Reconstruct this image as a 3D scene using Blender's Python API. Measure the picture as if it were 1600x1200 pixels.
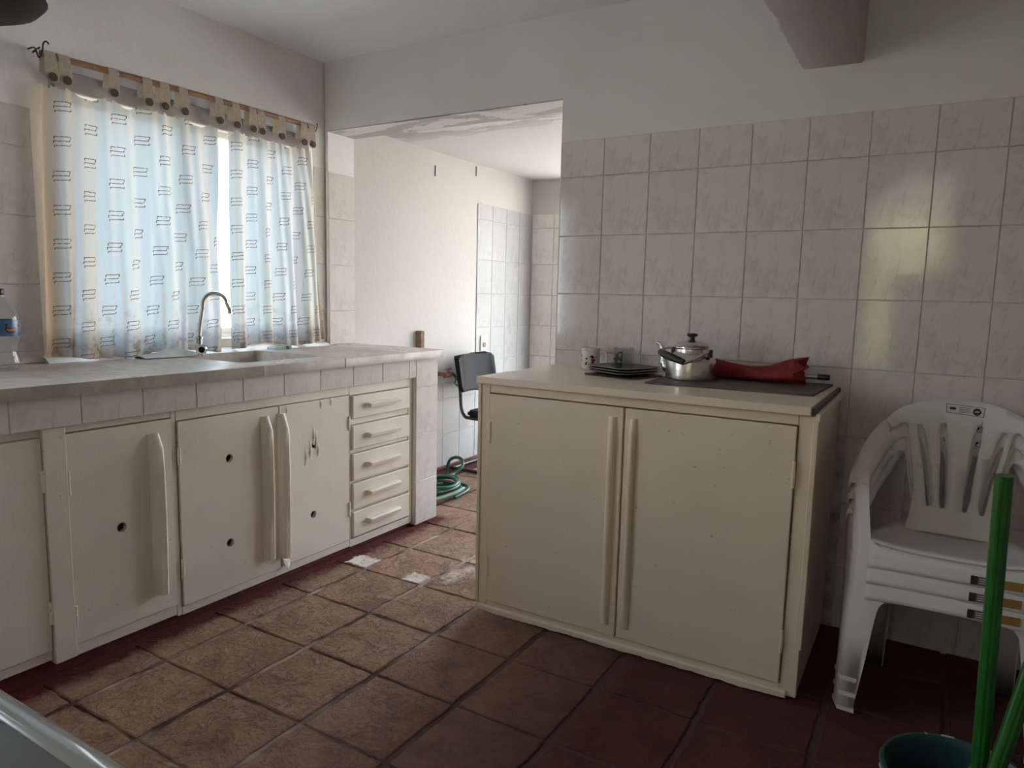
import bpy, bmesh, math, random
from mathutils import Vector, Matrix, noise
random.seed(7)
SC = bpy.context.scene
COL = SC.collection
for o in list(bpy.data.objects):
    bpy.data.objects.remove(o)

# ------------------------------------------------------------------ camera
cam_d = bpy.data.cameras.new('camera')
cam_d.sensor_width = 36.0
cam_d.lens = 1099.53 * 36.0 / 1600.0
cam_d.clip_start = 0.02
cam = bpy.data.objects.new('camera', cam_d)
COL.objects.link(cam)
_r, _u, _f = Vector((.8581, .5129, .0231)), Vector((-.0836, .0952, .9919)), Vector((-.5066, .8532, -.1245))
cam.matrix_world = Matrix(((_r.x, _u.x, -_f.x, 2.0841), (_r.y, _u.y, -_f.y, -2.7979), (_r.z, _u.z, -_f.z, 1.2112), (0, 0, 0, 1)))
SC.camera = cam

# ------------------------------------------------------------------ sky, sun, exposure
SKY = 10.0
world = bpy.data.worlds.new('sky')
SC.world = world
world.use_nodes = True
wn = world.node_tree
wn.nodes.clear()
w_out = wn.nodes.new('ShaderNodeOutputWorld')
w_bg = wn.nodes.new('ShaderNodeBackground')
w_bg.inputs['Strength'].default_value = SKY
w_tc = wn.nodes.new('ShaderNodeTexCoord')
w_sep = wn.nodes.new('ShaderNodeSeparateXYZ')
w_ramp = wn.nodes.new('ShaderNodeValToRGB')
w_ramp.color_ramp.elements[0].color = (1, .97, .93, 1)
w_ramp.color_ramp.elements[1].color = (.55, .76, 1, 1)
w_ramp.color_ramp.elements[1].position = .8
wn.links.new(w_tc.outputs['Generated'], w_sep.inputs[0])
wn.links.new(w_sep.outputs['Z'], w_ramp.inputs[0])
wn.links.new(w_ramp.outputs[0], w_bg.inputs['Color'])
wn.links.new(w_bg.outputs[0], w_out.inputs[0])

sun_d = bpy.data.lights.new('sun', 'SUN')
sun_d.energy = 26.0
sun_d.color = (1, .93, .8)
sun_d.angle = math.radians(1.0)
sun = bpy.data.objects.new('sun', sun_d)
COL.objects.link(sun)
sun.location = (8, -2, 8)
sun.rotation_euler = Vector((-.72, .04, -.70)).to_track_quat('-Z', 'Y').to_euler()

def portal(name, loc, direction, sx, sy):
    d = bpy.data.lights.new(name, 'AREA')
    d.shape = 'RECTANGLE'
    d.size, d.size_y = sx, sy
    d.cycles.is_portal = True
    o = bpy.data.objects.new(name, d)
    COL.objects.link(o)
    o.location = loc
    o.rotation_euler = Vector(direction).to_track_quat('-Z', 'Z').to_euler()
portal('sky_portal_window', (-.955, -.7075, 1.47), (1, 0, 0), 1.26, 1.0)
portal('sky_portal_added_window', (-.955, -2.19, 1.525), (1, 0, 0), .39, 1.16)
portal('sky_portal_added_door', (-.955, -2.79, 1.06), (1, 0, 0), .63, 2.1)
portal('sky_portal_far_door', (.12, 2.44, 1.03), (0, -1, 0), 1.09, 2.08)
portal('sky_portal_far_window', (1.775, 2.44, 1.45), (0, -1, 0), 1.66, 1.32)
portal('sky_portal_front_door', (1.87, -3.56, 1.45), (0, 1, 0), .58, 1.6)

SC.view_settings.view_transform = 'Standard'
SC.view_settings.look = 'None'
SC.view_settings.exposure = 0.28
SC.view_settings.gamma = 1.0
SC.view_settings.use_curve_mapping = False
SC.cycles.use_denoising = True
SC.cycles.diffuse_bounces = 6
SC.cycles.transparent_max_bounces = 12
SC.cycles.sample_clamp_indirect = 6.0

# ------------------------------------------------------------------ node helpers
class NT:
    def __init__(s, name):
        s.m = bpy.data.materials.new(name)
        s.m.use_nodes = True
        s.t = s.m.node_tree
        s.t.nodes.clear()
        s.out = s.t.nodes.new('ShaderNodeOutputMaterial')
    def n(s, typ, **kw):
        nd = s.t.nodes.new('ShaderNode' + typ)
        for k, v in kw.items():
            if k.startswith('_'):
                setattr(nd, k[1:], v)
            else:
                key = int(k[1:]) if k[0] == 'i' and k[1:].isdigit() else k.replace('__', ' ')
                s.put(nd.inputs[key], v)
        return nd
    def put(s, inp, v):
        if isinstance(v, bpy.types.NodeSocket):
            s.t.links.new(v, inp)
        elif isinstance(v, bpy.types.Node):
            s.t.links.new(v.outputs[0], inp)
        else:
            if inp.type == 'RGBA' and len(v) == 3:
                v = (*v, 1)
            inp.default_value = v
    def math(s, op, a, b=0.0, c=None, clamp=False):
        nd = s.n('Math', _operation=op, _use_clamp=clamp, i0=a, i1=b)
        if c is not None:
            s.put(nd.inputs[2], c)
        return nd.outputs[0]
    def mix(s, fac, a, b, blend='MIX'):
        nd = s.n('Mix', _data_type='RGBA', _blend_type=blend)
        s.put(nd.inputs[0], fac); s.put(nd.inputs[6], a); s.put(nd.inputs[7], b)
        return nd.outputs[2]
    def noise(s, vec, scale, detail=4.0, rough=.55, dist=0.0):
        nd = s.n('TexNoise', Scale=scale, Detail=detail, Roughness=rough, Distortion=dist)
        if vec is not None:
            s.put(nd.inputs['Vector'], vec)
        return nd.outputs[0]
    def ramp(s, fac, a, b, lo=0.0, hi=1.0):
        nd = s.n('MapRange', _clamp=True, i0=fac, i1=a, i2=b, i3=lo, i4=hi)
        return nd.outputs[0]
    def coord(s, which='Object'):
        return s.n('TexCoord').outputs[which]
    def pos(s):
        return s.n('NewGeometry').outputs['Position']
    def sep(s, v):
        return s.n('SeparateXYZ', i0=v).outputs
    def box(s, p, x0, x1, y0, y1, soft):
        """1 inside the rectangle, falling off over soft"""
        o = s.sep(p)
        def side(v, lo, hi):
            return s.math('MULTIPLY', s.ramp(v, lo - soft, lo + soft), s.ramp(v, hi - soft, hi + soft, 1, 0))
        return s.math('MULTIPLY', side(o[0], x0, x1), side(o[1], y0, y1))
    def bsdf(s, color, rough=.5, bump=None, bump_d=.002, spec=.5, metal=0.0, bs=.6, **kw):
        b = s.n('BsdfPrincipled')
        s.put(b.inputs['Base Color'], color); s.put(b.inputs['Roughness'], rough)
        s.put(b.inputs['Metallic'], metal); s.put(b.inputs['Specular IOR Level'], spec)
        for k, v in kw.items():
            s.put(b.inputs[k.replace('__', ' ')], v)
        if bump is not None:
            bn = s.n('Bump', Strength=bs, Distance=bump_d, Height=bump)
            s.put(b.inputs['Normal'], bn.outputs[0])
        s.t.links.new(b.outputs[0], s.out.inputs[0])
        return s.m

def simple(name, col, rough=.5, metal=0.0, spec=.5, var=.08, scale=12.0, bump=0.0, bscale=60.0, **kw):
    t = NT(name)
    c = t.coord()
    nz = t.noise(c, scale)
    f = t.ramp(nz, .25, .75)
    colr = t.mix(f, [max(0, x * (1 - var)) for x in col], [min(1, x * (1 + var)) for x in col])
    return t.bsdf(colr, rough, t.noise(c, bscale, 3) if bump else None, bump or .001, spec, metal, **kw)

def wall_paint(name, col, dirt=(.42, .38, .33), amount=.35):
    t = NT(name)
    p = t.pos()
    big = t.noise(p, 1.6, 5, .6)
    fine = t.noise(p, 14, 5, .6)
    c = t.mix(t.math('MULTIPLY', t.ramp(big, .45, .8), amount), col, dirt)
    c = t.mix(t.math('MULTIPLY', t.ramp(fine, .62, .85), amount * .7), c, dirt)
    h = t.math('ADD', t.noise(p, 35, 4), t.math('MULTIPLY', t.noise(p, 6, 3), 1.2))
    return t.bsdf(c, .75, h, .004, .25, bs=.5)

M = {}
M['wall'] = wall_paint('wall_paint', (.80, .785, .765), (.60, .565, .53))
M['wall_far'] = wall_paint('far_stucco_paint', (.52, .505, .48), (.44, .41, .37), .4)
M['ceiling'] = wall_paint('ceiling_paint', (.82, .84, .88), (.70, .70, .71), .3)
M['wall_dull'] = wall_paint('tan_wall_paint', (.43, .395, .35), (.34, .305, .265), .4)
M['header'] = simple('grey_header_board', (.30, .285, .27), .6, var=.2, scale=8)
M['beam'] = wall_paint('beam_paint', (.55, .53, .51), (.42, .39, .36), .5)

def soffit_paint():
    t = NT('peeling_soffit_paint')
    p = t.pos()
    mp = t.n('Mapping', Vector=p, Location=(.3, .1, 0), Scale=(1.2, 4.0, 1.0))
    nz = t.noise(mp.outputs[0], 1.8, 6, .6, .6)
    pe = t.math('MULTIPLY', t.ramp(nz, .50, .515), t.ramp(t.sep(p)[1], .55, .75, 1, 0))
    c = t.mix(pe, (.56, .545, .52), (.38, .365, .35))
    return t.bsdf(c, .8, t.math('MULTIPLY', pe, -1.0), .004, .2)
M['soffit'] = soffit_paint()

def tile_mat(name, base, vein, rough, spec=.6):
    t = NT(name)
    c = t.coord('Object')
    oi = t.n('ObjectInfo').outputs['Random']
    cloud = t.noise(c, 11, 5, .65, .8)
    mp = t.n('Mapping', Vector=c, Location=(.37, 0, .22), Rotation=(0, -.5, 0), Scale=(13, 13, 4.5))
    streak = t.noise(mp.outputs[0], 2.6, 5, .65, 1.2)
    v = t.math('ADD', t.math('MULTIPLY', t.ramp(cloud, .48, .78), .65), t.math('MULTIPLY', t.ramp(streak, .56, .74), .7), clamp=True)
    colr = t.mix(v, base, vein)
    colr = t.mix(t.math('MULTIPLY', oi, .14), colr, (.46, .43, .40))
    p = t.pos()
    smear = t.noise(p, 7, 4)
    rg = t.ramp(smear, .3, .75, rough * .7, rough * 1.8)
    return t.bsdf(colr, rg, t.noise(c, 5, 2), .0006, spec, bs=.35)
M['tile'] = tile_mat('marbled_glazed_tile', (.72, .68, .645), (.49, .46, .43), .075)
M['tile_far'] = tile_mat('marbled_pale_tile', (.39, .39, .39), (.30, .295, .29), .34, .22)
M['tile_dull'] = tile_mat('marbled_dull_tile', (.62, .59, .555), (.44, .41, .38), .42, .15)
M['grout'] = simple('wall_grout', (.55, .52, .49), .9, var=.4, scale=18)

def floor_mat():
    t = NT('worn_red_floor_tile')
    p = t.pos()
    o = t.sep(p)
    oi = t.n('ObjectInfo').outputs['Random']
    big = t.noise(p, 2.3, 5, .6)
    mid = t.noise(p, 9, 6, .65, .6)
    fine = t.noise(p, 60, 4, .6)
    # foot traffic between the passage and the cabinets has taken the red paint off
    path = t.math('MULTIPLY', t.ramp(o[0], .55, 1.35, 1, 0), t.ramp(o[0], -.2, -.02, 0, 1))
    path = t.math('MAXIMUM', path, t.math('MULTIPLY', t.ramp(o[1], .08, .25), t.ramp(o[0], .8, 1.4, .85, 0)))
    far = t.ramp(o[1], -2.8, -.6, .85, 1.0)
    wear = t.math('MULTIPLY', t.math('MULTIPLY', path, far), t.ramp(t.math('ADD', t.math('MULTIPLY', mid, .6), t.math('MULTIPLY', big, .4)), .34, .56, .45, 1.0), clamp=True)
    red = t.mix(t.ramp(mid, .3, .7), (.070, .026, .020), (.105, .046, .036))
    dust = t.mix(t.ramp(fine, .3, .7), (.31, .185, .128), (.46, .30, .22))
    dust = t.mix(t.math('MULTIPLY', oi, .35), dust, (.33, .215, .16))
    flake = t.math('MULTIPLY', t.ramp(t.noise(p, 12, 7, .70, .5), .52, .57), t.math('MULTIPLY', path, far))
    dust = t.mix(t.math('MULTIPLY', flake, .45), dust, (.48, .35, .275))
    chips = t.ramp(t.noise(p, 26, 6, .72, .5), .66, .70)
    dust = t.mix(t.math('MULTIPLY', chips, .7), dust, (.10, .05, .038))
    c = t.mix(wear, red, dust)
    rim = t.ramp(t.math('ADD', o[0], t.math('MULTIPLY', t.noise(p, 20, 5, .7), .16)), -.045, .0, 1, 0)
    c = t.mix(t.math('MULTIPLY', rim, t.ramp(o[1], .2, .25, 1, 0)), c, (.085, .017, .013))
    # bare cement patches
    wob = t.n('Mapping', Vector=p).outputs[0]
    wob = t.n('VectorMath', _operation='ADD', i0=p, i1=t.n('VectorMath', _operation='SCALE', i0=t.n('TexNoise', Vector=p, Scale=22.0, Detail=4.0).outputs['Color'], Scale=.07).outputs[0]).outputs[0]
    wob = t.n('VectorMath', _operation='SUBTRACT', i0=wob, i1=(.035, .035, .035)).outputs[0]
    pat = None
    for b in ((-.11, .012, -.545, -.44, .006), (.225, .325, -.55, -.46, .006), (.34, .42, -.54, -.34, .03), (.38, .5, -.33, -.26, .02), (.30, .42, -.236, -.19, .012)):
        x = t.box(wob, *b)
        if b[4] > .01:
            x = t.math('MULTIPLY', x, t.ramp(mid, .42, .55, 0, .7))
        pat = x if pat is None else t.math('MAXIMUM', pat, x)
    c = t.mix(pat, c, (.78, .70, .64))
    h = t.math('ADD', t.math('MULTIPLY', mid, 1.0), t.math('MULTIPLY', fine, .35))
    h = t.math('ADD', h, t.math('MULTIPLY', flake, .35))
    h = t.math('ADD', h, t.math('MULTIPLY', chips, -.35))
    return t.bsdf(c, t.ramp(mid, .3, .7, .55, .75), h, .014, .12, bs=.9)
M['floor_tile'] = floor_mat()

def floor_grout():
    t = NT('floor_grout')
    p = t.pos()
    o = t.sep(p)
    n1 = t.noise(p, 4, 4)
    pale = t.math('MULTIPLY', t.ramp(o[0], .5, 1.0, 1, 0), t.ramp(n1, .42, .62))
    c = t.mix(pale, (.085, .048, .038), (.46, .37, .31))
    # red paint brushed along the foot of the counter
    n2 = t.math('MULTIPLY', t.noise(p, 26, 4), .08)
    redb = t.ramp(t.math('ADD', o[0], n2), -.10, -.06, 1, 0)
    c = t.mix(redb, c, (.085, .016, .012))
    return t.bsdf(c, .85, t.noise(p, 70, 4), .006, .3)
M['floor_grout'] = floor_grout()
M['red_paint'] = simple('red_floor_paint', (.11, .018, .013), .6, var=.5, scale=30, bump=.003)

def cab_paint(name, col, dirt, amt, rough=.32):
    t = NT(name)
    p = t.pos()
    n1 = t.noise(p, 5, 5, .6)
    mp = t.n('Mapping', Vector=p, Scale=(1, 30, 3))
    grain = t.noise(mp.outputs[0], 6, 4, .6)
    spots = t.noise(p, 55, 2)
    c = t.mix(t.math('MULTIPLY', t.ramp(n1, .45, .75), amt), col, dirt)
    c = t.mix(t.ramp(spots, .735, .76, 0, .55), c, (.2, .16, .12))
    h = t.math('ADD', t.math('MULTIPLY', grain, .6), t.math('MULTIPLY', t.noise(p, 30, 3), .5))
    return t.bsdf(c, rough, h, .0016, .5, bs=.5)
M['cab'] = cab_paint('cream_cabinet_paint', (.76, .70, .625), (.60, .53, .45), .35, .38)
M['cab_r'] = cab_paint('beige_cabinet_paint', (.77, .655, .54), (.64, .53, .42), .3, .32)
M['cab_edge'] = simple('bare_board_edge', (.12, .10, .085), .8, var=.3)
M['hole'] = simple('dark_cupboard_inside', (.015, .013, .012), .9)

def counter_mat():
    t = NT('stained_stone_worktop')
    p = t.pos()
    n1 = t.noise(p, 3.2, 6, .65, .4)
    n2 = t.noise(p, 30, 5, .65)
    mp = t.n('Mapping', Vector=p, Scale=(7, 1.4, 5))
    n3 = t.noise(mp.outputs[0], 3, 5, .6, .3)
    c = t.mix(t.ramp(n1, .35, .7), (.64, .585, .525), (.46, .40, .345))
    c = t.mix(t.ramp(n2, .45, .75, 0, .6), c, (.27, .225, .185))
    c = t.mix(t.ramp(n3, .55, .7, 0, .6), c, (.62, .60, .57))
    # the sawn front edge was never polished and has taken up grime
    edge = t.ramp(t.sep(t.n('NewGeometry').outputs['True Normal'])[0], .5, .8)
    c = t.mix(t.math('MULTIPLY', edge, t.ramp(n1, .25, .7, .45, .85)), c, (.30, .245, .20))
    return t.bsdf(c, t.ramp(n1, .3, .7, .22, .5), n2, .002, .5, bs=.5)
M['counter'] = counter_mat()

def curtain_mat():
    t = NT('printed_curtain_cotton')
    uv = t.n('UVMap').outputs[0]
    o = t.sep(uv)
    cw, ch = .108, .124
    row = t.math('FLOOR', t.math('DIVIDE', o[1], ch / 2))
    odd = t.math('MODULO', row, 2.0)
    # columns are staggered by half a repeat
    uu = t.math('DIVIDE', o[0], cw)
    colk = t.math('FLOOR', uu)
    par = t.math('MODULO', colk, 2.0)
    u = t.math('MULTIPLY', t.math('SUBTRACT', t.math('FRACT', uu), .5), cw)
    v = t.math('MULTIPLY', t.math('SUBTRACT', t.math('FRACT', t.math('ADD', t.math('DIVIDE', o[1], ch), t.math('MULTIPLY', par, .5))), .5), ch)
    # slight shear makes each mark look hand drawn
    v = t.math('ADD', v, t.math('MULTIPLY', u, -.06))
    def band(x, c0, hw):
        return t.math('LESS_THAN', t.math('ABSOLUTE', t.math('SUBTRACT', x, c0)), hw)
    m = None
    for c0, l0, l1 in ((.017, -.028, .030), (.001, -.030, .026), (-.015, -.026, .030)):
        x = t.math('MULTIPLY', band(v, c0, .0014), band(u, (l0 + l1) / 2, (l1 - l0) / 2))
        m = x if m is None else t.math('MAXIMUM', m, x)
    for cu, c0, hw in ((-.027, .0125, .0045), (.0285, .0125, .0045), (-.0285, -.0035, .0045), (.025, .0045, .0035), (-.025, -.0185, .0035), (.0285, -.0115, .0035)):
        m = t.math('MAXIMUM', m, t.math('MULTIPLY', band(u, cu, .0017), band(v, c0, hw)))
    m = t.math('MULTIPLY', m, t.ramp(t.noise(t.pos(), 160, 2), .3, .45))
    # mould and dirt gather low on the cloth
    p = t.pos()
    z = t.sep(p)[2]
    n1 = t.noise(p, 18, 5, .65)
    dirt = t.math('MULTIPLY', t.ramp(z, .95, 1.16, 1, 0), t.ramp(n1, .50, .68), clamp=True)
    sill_shade = t.ramp(t.math('ADD', z, t.math('MULTIPLY', n1, .10)), 1.04, 1.10, 1, 0)  # unlit cloth below the window sill, its shade put into the colour
    thr = t.n('TexNoise', Scale=1.0, Detail=3.0)
    mp = t.n('Mapping', Vector=uv, Scale=(420, 26, 1))
    t.put(thr.inputs['Vector'], mp.outputs[0])
    weave = t.ramp(thr.outputs[0], .35, .7, .78, 1.0)
    wv = t.n('CombineXYZ', i0=weave, i1=weave, i2=weave).outputs[0]
    refl = t.mix(dirt, t.mix(sill_shade, (.80, .62, .45), (.52, .36, .22)), (.20, .14, .09))
    refl = t.mix(m, refl, (.10, .06, .04))
    tran = t.mix(dirt, (.285, .375, .44), (.135, .12, .09))
    tran = t.mix(1.0, tran, wv, 'MULTIPLY')
    tran = t.mix(m, tran, (.11, .07, .05))
    d = t.n('BsdfDiffuse', Color=refl)
    tr = t.n('BsdfTranslucent', Color=tran)
    tp = t.n('BsdfTransparent', Color=t.mix(m, t.mix(dirt, (.86, .90, .93), (.3, .27, .22)), (.08, .06, .05)))
    a = t.n('MixShader', Fac=.30); t.put(a.inputs[1], d); t.put(a.inputs[2], tr)
    b = t.n('MixShader', Fac=.012); t.put(b.inputs[1], a); t.put(b.inputs[2], tp)
    t.t.links.new(b.outputs[0], t.out.inputs[0])
    return t.m
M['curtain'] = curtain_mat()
M['tab'] = simple('curtain_tab_cotton', (.46, .39, .315), .9, var=.15, scale=60, bump=.002, bscale=200)
M['button'] = simple('coconut_button', (.07, .035, .02), .55, var=.3, scale=90)
M['rod_wood'] = simple('brown_rod_wood', (.24, .115, .055), .5, var=.3, scale=20)
M['iron'] = simple('dark_iron', (.05, .04, .035), .5, metal=.6)

def glass_mat(name, tint=(1, 1, 1), refl=.08):
    t = NT(name)
    tp = t.n('BsdfTransparent', Color=tint)
    g = t.n('BsdfGlossy', Roughness=.03)
    fr = t.n('Fresnel', IOR=1.45)
    f = t.math('MINIMUM', t.math('MULTIPLY', fr.outputs[0], refl / .08), .22)
    mx = t.n('MixShader', Fac=f); t.put(mx.inputs[1], tp); t.put(mx.inputs[2], g)
    t.t.links.new(mx.outputs[0], t.out.inputs[0])
    return t.m
M['pane'] = glass_mat('window_glass', (.93, .97, .98))
M['clear'] = glass_mat('clear_glass', (.86, .87, .86), .12)
M['plastic_clear'] = glass_mat('clear_plastic', (.93, .94, .93), .10)
M['window_frame'] = simple('painted_window_frame', (.55, .56, .57), .5)
M['chrome'] = simple('worn_chrome', (.55, .54, .53), .16, metal=1.0, var=.15)
M['alu'] = simple('hammered_aluminium', (.66, .645, .62), .27, metal=1.0, var=.12, scale=25, bump=.0012, bscale=45)
M['black_plastic'] = simple('black_plastic', (.018, .017, .017), .38)
M['black_vinyl'] = simple('black_vinyl', (.012, .0125, .015), .55, spec=.10, bump=.0008, bscale=120)
M['black_tube'] = simple('black_painted_tube', (.014, .013, .014), .35)
M['chair_white'] = simple('white_moulded_plastic', (.70, .68, .65), .36, var=.05, scale=8)
M['green_stick'] = simple('green_plastic_handle', (.012, .095, .014), .33, var=.25, scale=15)
M['bucket'] = simple('dark_teal_plastic', (.009, .048, .052), .42, var=.25, scale=14)
M['bucket_wear'] = simple('pale_plastic_wear', (.45, .47, .45), .7)
M['grey_fibre'] = simple('grey_mop_cotton', (.22, .21, .19), .95, var=.3, scale=60, bump=.004)
M['red_cloth'] = simple('red_umbrella_cloth', (.21, .007, .011), .7, var=.25, scale=25, bump=.002, bscale=120)
M['steel'] = simple('grey_steel', (.42, .41, .40), .35, metal=1.0)
M['mat_brown'] = simple('brown_grey_board', (.105, .088, .072), .6, var=.35, scale=16)
M['plate_black'] = simple('black_glazed_plate', (.022, .020, .019), .25)
M['plate_rim'] = simple('grey_plate_rim', (.30, .285, .265), .35)
M['hose'] = simple('dark_green_hose', (.018, .085, .055), .38, var=.4, scale=12)
M['hose_pale'] = simple('pale_green_hose', (.20, .30, .25), .4, var=.3, scale=12)
M['rust'] = simple('rusty_tap_brass', (.20, .075, .05), .6, metal=.3, var=.4, scale=60)
M['green_cloth'] = simple('green_plastic_strip', (.03, .30, .17), .5)
M['old_wood'] = simple('weathered_wood', (.17, .115, .075), .8, var=.5, scale=40, bump=.003)
M['white_plastic'] = simple('white_plastic', (.74, .72, .68), .4)
M['socket'] = simple('brown_pink_socket', (.24, .095, .08), .5)
M['bag'] = simple('thin_white_plastic_bag', (.62, .64, .67), .4, var=.12, scale=30, bump=.003, bscale=70)
M['pale_blue'] = simple('pale_blue_plastic', (.52, .62, .66), .4)
M['teal'] = simple('teal_plastic', (.02, .24, .22), .4)
M['enamel'] = simple('pale_grey_enamel', (.25, .255, .25), .12, var=.05)
M['dark_top'] = simple('dark_grey_top', (.060, .058, .054), .5, var=.2)
M['stand_in'] = simple('dark_brown_stand_in', (.014, .009, .007), .7, spec=.2)
M['paper'] = simple('white_sticker_paper', (.62, .60, .57), .6)
M['ink'] = simple('black_print', (.025, .023, .022), .6)
M['ink_grey'] = simple('grey_print', (.13, .12, .115), .6)
M['ink_orange'] = simple('orange_print', (.33, .17, .045), .6)
M['grass'] = simple('dry_yard_earth', (.34, .29, .22), .9, var=.3, scale=3)
M['leaf'] = simple('hedge_leaves', (.34, .32, .16), .8, var=.5, scale=9)
M['patio'] = simple('pale_concrete', (.52, .49, .44), .9, var=.2, scale=3)

def mug_mat():
    t = NT('spotted_mug_glaze')
    c = t.coord()
    v = t.n('TexVoronoi', Vector=c, Scale=75.0)
    big = t.n('TexVoronoi', Vector=c, Scale=42.0)
    dots = t.math('MULTIPLY', t.ramp(v.outputs['Distance'], .42, .45, 1, 0), t.math('GREATER_THAN', t.sep(v.outputs['Color'])[0], .45))
    o = t.sep(c)
    zone = t.math('MULTIPLY', t.ramp(o[2], .018, .022), t.ramp(o[2], .066, .070, 1, 0))
    red = t.math('MULTIPLY', t.ramp(big.outputs['Distance'], .38, .41, 1, 0), t.math('GREATER_THAN', t.sep(big.outputs['Color'])[1], .5))
    c1 = t.mix(t.math('MULTIPLY', dots, zone), (.60, .575, .54), (.025, .022, .02))
    c1 = t.mix(t.math('MULTIPLY', t.math('MULTIPLY', red, zone), t.ramp(o[2], .045, .05, 1, 0)), c1, (.33, .03, .02))
    return t.bsdf(c1, .2)
M['mug'] = mug_mat()

def bottle_label_mat():
    t = NT('blue_bottle_label')
    c = t.coord()
    o = t.sep(c)
    blob = t.n('TexNoise', Vector=c, Scale=38.0, Detail=1.0).outputs[0]
    base = t.mix(t.ramp(t.noise(c, 20, 2), .4, .6), (.025, .095, .22), (.06, .16, .32))
    band = t.math('MULTIPLY', t.ramp(o[2], .128, .130), t.ramp(o[2], .158, .160, 1, 0))
    base = t.mix(t.math('MULTIPLY', band, t.ramp(blob, .50, .53)), base, (.02, .012, .012))
    base = t.mix(t.math('MULTIPLY', band, t.ramp(blob, .60, .62)), base, (.50, .16, .06))
    return t.bsdf(base, .3)
M['bottle_label'] = bottle_label_mat()

# ------------------------------------------------------------------ mesh helpers
def new_obj(name, me, mat=None, parent=None, loc=None):
    o = bpy.data.objects.new(name, me)
    COL.objects.link(o)
    if me is not None and mat is not None and not me.materials:
        me.materials.append(mat)
    if parent is not None:
        o.parent = parent
    if loc is not None:
        o.location = loc
    return o

def finish(bm, smooth=None):
    bmesh.ops.recalc_face_normals(bm, faces=bm.faces)
    me = bpy.data.meshes.new('mesh')
    bm.to_mesh(me)
    bm.free()
    if smooth is not None:
        me.polygons.foreach_set('use_smooth', [True] * len(me.polygons))
        if smooth < 180:
            me.set_sharp_from_angle(angle=math.radians(smooth))
    return me

def build(name, bm, mat, root=None, smooth=None):
    """world-space bmesh -> one mesh object, a child of root when given (no rotation on roots)"""
    base = Vector((0, 0, 0))
    r = root
    while r is not None:
        base += r.location
        r = r.parent
    if root is None:                                    # origin at the foot of the mesh
        xs = [v.co for v in bm.verts]
        lo = Vector([min(c[i] for c in xs) for i in range(3)]); hi = Vector([max(c[i] for c in xs) for i in range(3)])
        base = Vector(((lo.x + hi.x) / 2, (lo.y + hi.y) / 2, lo.z))
    bmesh.ops.translate(bm, verts=bm.verts, vec=-base)
    me = finish(bm, smooth)
    return new_obj(name, me, mat, root, None if root is not None else base)

def thing(name, label, cat, loc, group=None):
    o = bpy.data.objects.new(name, None)
    COL.objects.link(o)
    o.location = loc
    o.empty_display_size = .05
    return tag(o, label, cat, group)

def tag(o, label, cat, group=None):
    o['label'] = label
    o['category'] = cat
    if group:
        o['group'] = group
    return o

def struct(o):
    o['kind'] = 'structure'
    return o

def box(bm, x0, x1, y0, y1, z0, z1, bev=0.0, seg=1):
    vs = [bm.verts.new((x, y, z)) for x in (x0, x1) for y in (y0, y1) for z in (z0, z1)]
    idx = ((0, 1, 3, 2), (4, 6, 7, 5), (0, 4, 5, 1), (2, 3, 7, 6), (0, 2, 6, 4), (1, 5, 7, 3))
    fs = [bm.faces.new([vs[i] for i in f]) for f in idx]
    if bev:
        es = list({e for f in fs for e in f.edges})
        bmesh.ops.bevel(bm, geom=es, offset=bev, segments=seg, affect='EDGES', profile=.5)
    return bm

def bx(*a, **k):
    return box(bmesh.new(), *a, **k)

def plate(outer, holes, t, fn, cuts=None, bev=0.0):
    """flat outline with holes, thickness t, mapped to space by fn(u, v, w)"""
    bm = bmesh.new()
    es = []
    for loop in [outer] + list(holes):
        vs = [bm.verts.new((u, v, 0)) for u, v in loop]
        es += [bm.edges.new((vs[i], vs[(i + 1) % len(vs)])) for i in range(len(vs))]
    bmesh.ops.triangle_fill(bm, use_beauty=True, use_dissolve=False, edges=es)
    if cuts:
        for ax, vals in cuts:
            no = (1, 0, 0) if ax == 0 else (0, 1, 0)
            for c in vals:
                bmesh.ops.bisect_plane(bm, geom=bm.verts[:] + bm.edges[:] + bm.faces[:], plane_co=(c, 0, 0) if ax == 0 else (0, c, 0), plane_no=no)
    if t:
        r = bmesh.ops.extrude_face_region(bm, geom=bm.faces[:])
        bmesh.ops.translate(bm, verts=[g for g in r['geom'] if isinstance(g, bmesh.types.BMVert)], vec=(0, 0, t))
    for v in bm.verts:
        v.co = Vector(fn(*v.co))
    return bm

def rect(u0, u1, v0, v1):
    return [(u0, v0), (u1, v0), (u1, v1), (u0, v1)]

def circ(u, v, r, n=20):
    return [(u + r * math.cos(2 * math.pi * k / n), v + r * math.sin(2 * math.pi * k / n)) for k in range(n)]

def lathe(bm, prof, cx, cy, z0=0.0, n=28, closed=False):
    rings = []
    for r, z in prof:
        if r < 1e-6:
            rings.append([bm.verts.new((cx, cy, z0 + z))])
        else:
            rings.append([bm.verts.new((cx + r * math.cos(2 * math.pi * k / n), cy + r * math.sin(2 * math.pi * k / n), z0 + z)) for k in range(n)])
    for a, b in zip(rings, rings[1:]):
        for k in range(n):
            k2 = (k + 1) % n
            if len(a) == 1 and len(b) == 1:
                continue
            if len(a) == 1:
                bm.faces.new((a[0], b[k], b[k2]))
            elif len(b) == 1:
                bm.faces.new((a[k], b[0], a[k2]))
            else:
                bm.faces.new((a[k], b[k], b[k2], a[k2]))
    return bm

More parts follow.
